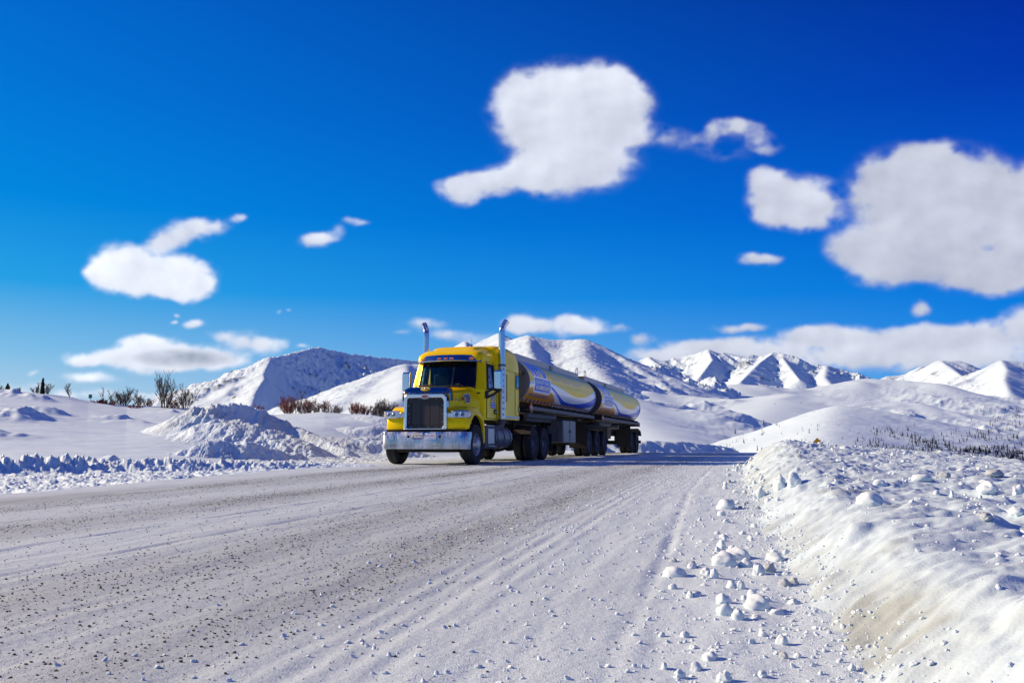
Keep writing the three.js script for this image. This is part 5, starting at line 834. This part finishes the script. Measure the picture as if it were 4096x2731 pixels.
{
  const at = 14.58, L = (u) => at - u;                     // u: metres behind the front axle
  const T = trailer('front yellow tank trailer, the longer-looking one directly behind the sleeper cab', at, L(4.78), L(14.3), 2.46, 2.385, [L(5.2), L(13.75)], false);
  for (const u of [13.1, 14.58, 16.06]) axle(T, L(u));
  mesh('subframe', merge(bx(0.9, 0.34, 9.4, 0, 1.32, L(9.6)), bx(0.75, 0.3, 4.8, 0, 1.0, L(14.9)), bx(1.0, 0.3, 1.2, 0, 1.3, L(5.9))), matteBlack, T);
  mesh('suspension', merge([13.1, 14.58, 16.06].flatMap((u) => [-1, 1].map((s) => bx(0.24, 0.5, 0.9, s * 0.5, 0.8, L(u), 0.05)))), matteBlack, T);
  for (const s of [-1, 1]) {
    mesh('mud_flap', bx(0.7, 1.05, 0.02, s * 0.9, 0.86, L(12.4)), matteBlack, T);
    mesh('wheel_cover', bx(0.68, 0.05, 4.1, s * 0.9, 1.2, L(14.6), 0.02), matteBlack, T);
    for (const u of [9.45, 10.4]) { mesh('cabinet', bx(0.45, 0.8, 0.9, s * 0.95, 0.94, L(u), 0.02), aluminium, T); mesh('cabinet_door', bx(0.012, 0.74, 0.84, s * 1.18, 0.94, L(u), 0.004), aluminium, T); mesh('door_latch', bx(0.02, 0.1, 0.04, s * 1.19, 0.95, L(u) + (u < 10 ? -0.36 : 0.36), 0.006), matteBlack, T); }
    mesh('landing_leg', merge(bx(0.13, 0.8, 0.13, s * 0.62, 0.95, L(8.3)), bx(0.26, 0.03, 0.26, s * 0.62, 0.5, L(8.3))), matteBlack, T);
    mesh('hose_tube', merge(cyl(0.09, 3.4, s * 0.95, 1.42, L(6.9), 'z', 14), cyl(0.07, 3.0, s * 0.82, 1.3, L(7.0), 'z', 14)), dustyGrey, T);
    mesh('equipment_box', bx(0.6, 0.55, 1.3, s * 0.8, 0.85, L(7.9), 0.03), matteBlack, T);
  }
  for (const k of [0, 1, 2]) mesh('air_line', pipe([[0.3 - k * 0.12, 1.75, L(3.95)], [0.4, 1.5 - 0.06 * k, L(4.2)], [0.55, 1.42 - 0.05 * k, L(4.6)], [0.4, 1.5, L(5.0)]], 0.018, 30, 8), [black, std([0.25, 0.02, 0.02], 0.6), black][k], T);
  mesh('work_lamp', bx(0.12, 0.12, 0.1, 1.02, 2.72, L(4.62), 0.02), black, T);
}
{
  const at = 23.4, L = (u) => at - u;
  const T = trailer('rear yellow tank trailer, hindmost and farthest from the cab', at, L(15.5), L(25.15), 2.38, 2.295, [L(14.95), L(24.1)], true);
  for (const u of [22.65, 24.13]) axle(T, L(u));
  mesh('subframe', merge(bx(0.9, 0.34, 9.3, 0, 1.26, L(20.2)), bx(0.75, 0.3, 3.4, 0, 1.0, L(23.4)), bx(1.0, 0.3, 2.2, 0, 1.25, L(16.3))), matteBlack, T);
  mesh('suspension', merge([22.65, 24.13].flatMap((u) => [-1, 1].map((s) => bx(0.24, 0.5, 0.9, s * 0.5, 0.8, L(u), 0.05)))), matteBlack, T);
  for (const s of [-1, 1]) {
    mesh('mud_flap', bx(0.7, 1.02, 0.02, s * 0.9, 0.8, L(21.95)), matteBlack, T);
    mesh('wheel_cover', loft([[[s * 0.56, 1.16, L(21.95)], [s * 1.22, 1.16, L(21.95)], [s * 1.22, 1.2, L(21.95)], [s * 0.56, 1.2, L(21.95)]], [[s * 0.56, 1.2, L(24.3)], [s * 1.22, 1.2, L(24.3)], [s * 1.22, 1.24, L(24.3)], [s * 0.56, 1.24, L(24.3)]], [[s * 0.56, 1.05, L(25.1)], [s * 1.22, 1.05, L(25.1)], [s * 1.22, 1.12, L(25.1)], [s * 0.56, 1.12, L(25.1)]], [[s * 0.56, 0.86, L(25.3)], [s * 1.22, 0.86, L(25.3)], [s * 1.22, 0.88, L(25.34)], [s * 0.56, 0.88, L(25.34)]]], true, true), matteBlack, T);
    mesh('frame_post', bx(0.14, 0.7, 0.16, s * 0.6, 1.05, L(19.9)), dullRail, T);
    mesh('tail_lamp', bx(0.14, 0.1, 0.05, s * 1.0, 1.42, L(25.32), 0.02), std([0.3, 0.01, 0.01], 0.3), T);
  }
  mesh('rear_bumper', merge(bx(2.3, 0.16, 0.1, 0, 0.55, L(25.5)), bx(0.1, 0.6, 0.1, 0.7, 0.85, L(25.4)), bx(0.1, 0.6, 0.1, -0.7, 0.85, L(25.4)), bx(2.3, 0.2, 0.22, 0, 1.45, L(25.2))), matteBlack, T);
  mesh('piping', merge(cyl(0.09, 2.6, 0.9, 1.35, L(17.2), 'z', 14), cyl(0.11, 0.5, 0.95, 1.25, L(19.2), 'x', 14)), dustyGrey, T);
}

// ---------------------------------------------------------------- road signs
{
  const [x, , ] = spot(359, 1594, 47), y = EYE + (1762 - 1586) / FOCAL * 47, t = thing('green_sign', 'small green road sign on a thin post at the left skyline', 'road sign', [x, fieldHeight(x, 47) - 0.3, -47], 0.15), k = y - t.position.y;
  mesh('panel', new RoundedBoxGeometry(0.17, 0.2, 0.012, 2, 0.005).translate(0, k, 0), std([0.0, 0.16, 0.10], 0.5), t);
  mesh('sign_text', new THREE.BoxGeometry(0.11, 0.03, 0.004).translate(0, k + 0.03, 0.008), std([0.12, 0.3, 0.24], 0.6), t);
  mesh('post', new THREE.CylinderGeometry(0.012, 0.012, k, 8).translate(0, k / 2, -0.02), barkGrey, t);
}
{
  const d = 62, [x] = spot(3270, 1756, d), y = EYE + (1762 - 1751) / FOCAL * d, t = thing('warning_sign', 'top of an orange diamond warning sign behind the roadside snow bank', 'road sign', [x, y - 2.0, -d]);
  mesh('panel', new RoundedBoxGeometry(0.62, 0.62, 0.012, 2, 0.005).rotateZ(Math.PI / 4).translate(0, 2.0 - 0.43, 0), std([0.62, 0.3, 0.0], 0.5), t);
  mesh('border', new THREE.TorusGeometry(0.39, 0.012, 4, 4).rotateZ(0).translate(0, 2.0 - 0.43, 0.012), std([0.04, 0.02, 0.0], 0.6), t);
  mesh('post', new THREE.BoxGeometry(0.09, 1.9, 0.09).translate(0, 0.6, -0.06), barkGrey, t);
}

// ---------------------------------------------------------------- snow chunks
{
  const R = rng(2024), lump = (seed, rough) => {
    const g = new THREE.IcosahedronGeometry(1, 3), p = g.attributes.position, q = rng(seed), ox = q() * 50, oy = q() * 50, sx = 0.75 + 0.5 * q(), sz = 0.75 + 0.5 * q();
    for (let i = 0; i < p.count; i++) { const x = p.getX(i), y = p.getY(i), z = p.getZ(i), n = 1 + rough * (fbm(x * 1.1 + ox + z * 0.7, y * 1.1 + oy - z * 0.9, 3) + 0.35 * fbm(x * 3.4 + oy + z, y * 3.4 + ox - z * 2, 2)); p.setXYZ(i, x * n * sx, Math.max(y * n, -0.55) * 0.85, z * n * sz); }
    g.computeVertexNormals(); return toCreasedNormals(g, 1.2);
  };
  const shapes = [1, 2, 3, 4, 5, 6, 7, 8].map((s) => lump(s * 31, 0.32 + 0.06 * s)), tiny = (() => { const g = new THREE.IcosahedronGeometry(1, 1), p = g.attributes.position; for (let i = 0; i < p.count; i++) { const x = p.getX(i), y = p.getY(i), z = p.getZ(i), n = 0.8 + 0.4 * noise(x * 2 + 3, y * 2 + z * 1.7); p.setXYZ(i, x * n, Math.max(-0.5, y * n * 0.8), z * n); } g.computeVertexNormals(); return g; })();
  const snow = std([0.55, 0.67, 0.74], 0.85), dirty = std([0.33, 0.40, 0.45], 0.9);
  const groundAt = (X, d) => { const t = X - edge(d); return t > -0.2 ? Math.max(roadHeight(Math.min(t, 0.4), d) * (t < 0.5 ? 1 : -9), bermHeight(t, d)) : roadHeight(t, d); };
  const put = (px, py, w, h, label, group, m = snow, shape = null, known = null) => {
    let d = known ?? EYE / (-(ray(px, py)[1]) / ray(px, py)[2]), X = ray(px, py)[0] / ray(px, py)[2] * d;
    if (known === null) { let best = 1e9, bd = d; for (let q = 1.4; q < 48; q *= 1.006) { const x = ray(px, py)[0] / ray(px, py)[2] * q, e = EYE + ray(px, py)[1] / ray(px, py)[2] * q - groundAt(x, q); if (e < 0) { bd = q; best = e; break; } } d = bd; X = ray(px, py)[0] / ray(px, py)[2] * d; void best; }
    const o = new THREE.Mesh(shapes[shape ?? Math.floor(R() * 8)], m); o.name = numbered('snow_chunk'); o.castShadow = o.receiveShadow = true;
    const sx = w / FOCAL * d / 2, sy = h / FOCAL * d / 1.25;
    o.position.set(X, groundAt(X, d) + sy * 0.16, -d); o.scale.set(sx, sy, sx * (0.8 + 0.4 * R())); o.rotation.y = R() * 6.28; scene.add(o);
    tag(o, label, 'snow chunk', group); return o;
  };
  const single = [
    [2905, 2034, 82, 46, 'large flat-topped snow block lying alone near the bank foot, farthest up the road'], [2888, 2062, 34, 24, 'small lump touching the near side of the flat-topped block'], [2700, 2305, 78, 46, 'big bluish snow chunk lying farthest left on the road surface'],
    [2900, 2262, 100, 62, 'biggest rounded snow heap in the cluster at the bank foot', snow], [2950, 2235, 90, 48, 'wide lump behind the right side of the biggest snow heap'], [2885, 2190, 34, 32, 'round lump standing behind the biggest snow heap'], [2985, 2268, 56, 36, 'smooth lump touching the right edge of the biggest snow heap'],
    [3038, 2298, 52, 50, 'dimpled chunk with a dark hollow at its base'], [3078, 2286, 56, 40, 'greyish chunk beside the dimpled one', dirty], [2858, 2312, 40, 44, 'upright barrel-shaped chunk with long shadow below the biggest heap'], [2770, 2272, 34, 22, 'small flat chunk left of the biggest heap'], [2822, 2292, 40, 26, 'low lump between the barrel-shaped chunk and the heap'],
    [3100, 2242, 60, 36, 'pale lump at the right end of the chunk cluster'], [3145, 2222, 30, 28, 'small ball against the snow bank foot above the cluster'], [3140, 2345, 46, 36, 'left half of a pair of dirty chunks against the bank', dirty], [3178, 2338, 34, 32, 'right half of a pair of dirty chunks against the bank', dirty], [2926, 2350, 46, 34, 'left of two chunks sitting side by side below the cluster'], [2964, 2356, 38, 40, 'right of two chunks sitting side by side below the cluster'],
    [3010, 2390, 36, 38, 'smooth egg-shaped chunk in the middle of the lower scatter'], [2894, 2412, 56, 44, 'blocky bright chunk at the left of the lower scatter'], [3030, 2432, 84, 58, 'big two-humped chunk in the lower scatter'], [2902, 2462, 60, 46, 'rounded chunk left below the two-humped one'], [2954, 2478, 50, 48, 'lumpy chunk with a long shadow right of the rounded one'], [2785, 2386, 50, 24, 'lone long low chunk left of the lower scatter'],
    [3110, 2458, 56, 24, 'flat chunk right of the two-humped one'], [3128, 2578, 44, 44, 'solitary round snowball with blue shadow low on the road edge'], [2740, 2548, 36, 28, 'small solitary chunk on the bare road left of the snowball'], [2840, 2638, 60, 34, 'low chunk near the bottom left of the scatter'], [2786, 2684, 32, 36, 'small knobbly ball near the bottom edge'], [2720, 2712, 42, 34, 'chunk near the bottom edge, left of the knobbly ball'], [2898, 2728, 56, 48, 'chunk cut by the bottom picture edge'], [3052, 2712, 34, 28, 'small smooth chunk just above the bottom picture edge'],
    [3810, 1992, 24, 32, 'egg-shaped snowball standing upright on the snow bank top'], [3748, 1980, 26, 18, 'small dome left of the upright egg-shaped snowball'], [3480, 2012, 90, 56, 'ragged snow block perched on the shoulder of the bank'], [3520, 1944, 46, 30, 'dark-shadowed clod on the bank top above the ragged block'], [3955, 1968, 70, 44, 'large rounded mound of snow at the right of the bank top'], [4078, 1976, 60, 40, 'large snow mound at the right picture edge'], [4070, 2062, 60, 40, 'snow lump at the right picture edge below the large mound'], [3950, 2090, 48, 30, 'brownish flat clod on the bank top', dirty], [3980, 1905, 70, 26, 'long dark clod far back on the bank top', dirty], [3780, 1912, 40, 26, 'brown clod in the middle of the bank top', dirty], [3690, 1922, 60, 26, 'wide low lump left of the brown clod'],
    [3120, 1958, 50, 60, 'plate-like snow slab sticking out of the bank face'], [3180, 1940, 44, 54, 'second slab higher on the bank face beside the plate-like one'], [3040, 1990, 50, 40, 'lump low on the bank face beside the slabs'],
  ];
  single.forEach(([px, py, w, h, label, m], i) => put(px, py, w, h, label, null, m ?? snow, i % 8));
  // nameless scatter
  for (let i = 0; i < 100; i++) { const d = 2.2 * Math.pow(26 / 2.2, Math.pow(R(), 0.8)), t = 0.05 - Math.abs(R() + R() - 1) * 0.62 + (d > 8 ? 0.3 : 0.02), X = edge(d) + t, y = 1762 + FOCAL * EYE / d; put(2048 + FOCAL * X / d, y, mix(8, 26, R() * R()) + 60 / d, mix(7, 20, R() * R()) + 36 / d, 'small white snow lump in the litter along the foot of the roadside snow bank', 'snow lumps scattered along the foot of the bank', R() < 0.12 ? dirty : snow, null, d); }
  for (let i = 0; i < 120; i++) { const d = 2.6 * Math.pow(34 / 2.6, R()), t = bermFoot(d) + 0.15 + R() * R() * 3.8, X = edge(d) + t; if (X / d > 0.62) continue; put(2048 + FOCAL * X / d, 0, mix(10, 44, R() * R()), mix(10, 28, R() * R()), 'small white snow lump lying on the flat top of the roadside snow bank', 'snow lumps lying on top of the bank', R() < 0.15 ? dirty : snow, null, d); }
  const scatter = (name, label, g, m, n, where, col) => {
    const o = new THREE.InstancedMesh(g, m, n), M = new THREE.Matrix4(), Q = new THREE.Quaternion(), E = new THREE.Euler(), P = new THREE.Vector3(), S = new THREE.Vector3();
    for (let i = 0; i < n; i++) { const [X, y, d, s, f] = where(); E.set(R() * 0.6, R() * 6.28, R() * 0.6); o.setMatrixAt(i, M.compose(P.set(X, y + s * f * 0.25, -d), Q.setFromEuler(E), S.set(s * (0.7 + 0.6 * R()), s * f, s * (0.7 + 0.6 * R())))); if (col) o.setColorAt(i, col()); }
    o.name = name; o.castShadow = o.receiveShadow = true; scene.add(o); tag(o, label, name.replace('_', ' '), null, 'stuff');
  };
  const stone = std([1, 1, 1], 0.9), shade = new THREE.Color();
  scatter('gravel', 'dark gravel grains strewn in bands over the snowy road', tiny, stone, 56000, () => {
    for (;;) { const d = 1.6 * Math.pow(30 / 1.6, Math.pow(R(), 0.85)), t = -wide(d) + 0.4 + R() * (wide(d) - 0.9); const gg = grit(t, d), left = step(-1.2, -2.6, t); if (R() > 0.06 * left + 0.8 * gg * gg + 0.02 + 0.10 * left * step(6, 2, d)) continue; const s = mix(0.0013, 0.0060, Math.pow(R(), 4.2)) * (1 + 0.035 * d); return [edge(d) + t, roadHeight(t, d), d, s, 0.75]; }
  }, () => { const v = 0.03 + 0.12 * R() * R(); return shade.setRGB(v * 1.08, v, v * 0.86); });
  scatter('snow_crumbs', 'fine white snow crumbs littering the road edge and bank', tiny, snow, 11000, () => {
    if (R() < 0.62) { const d = 1.7 * Math.pow(34 / 1.7, R()), t = 0.12 + 0.22 * (R() + R() - 1) - 2.2 * Math.pow(R(), 2.6); return [edge(d) + t, groundAt(edge(d) + t, d), d, mix(0.0025, 0.011, Math.pow(R(), 2.8)) * (1 + 0.05 * d), 0.8]; }
    const d = 2.4 * Math.pow(40 / 2.4, R()), t = bermFoot(d) * 0.8 + R() * 5; return [edge(d) + t, groundAt(edge(d) + t, d), d, mix(0.003, 0.016, Math.pow(R(), 2.6)) * (1 + 0.05 * d), 0.8];
  });
}

renderer.render(scene, camera);
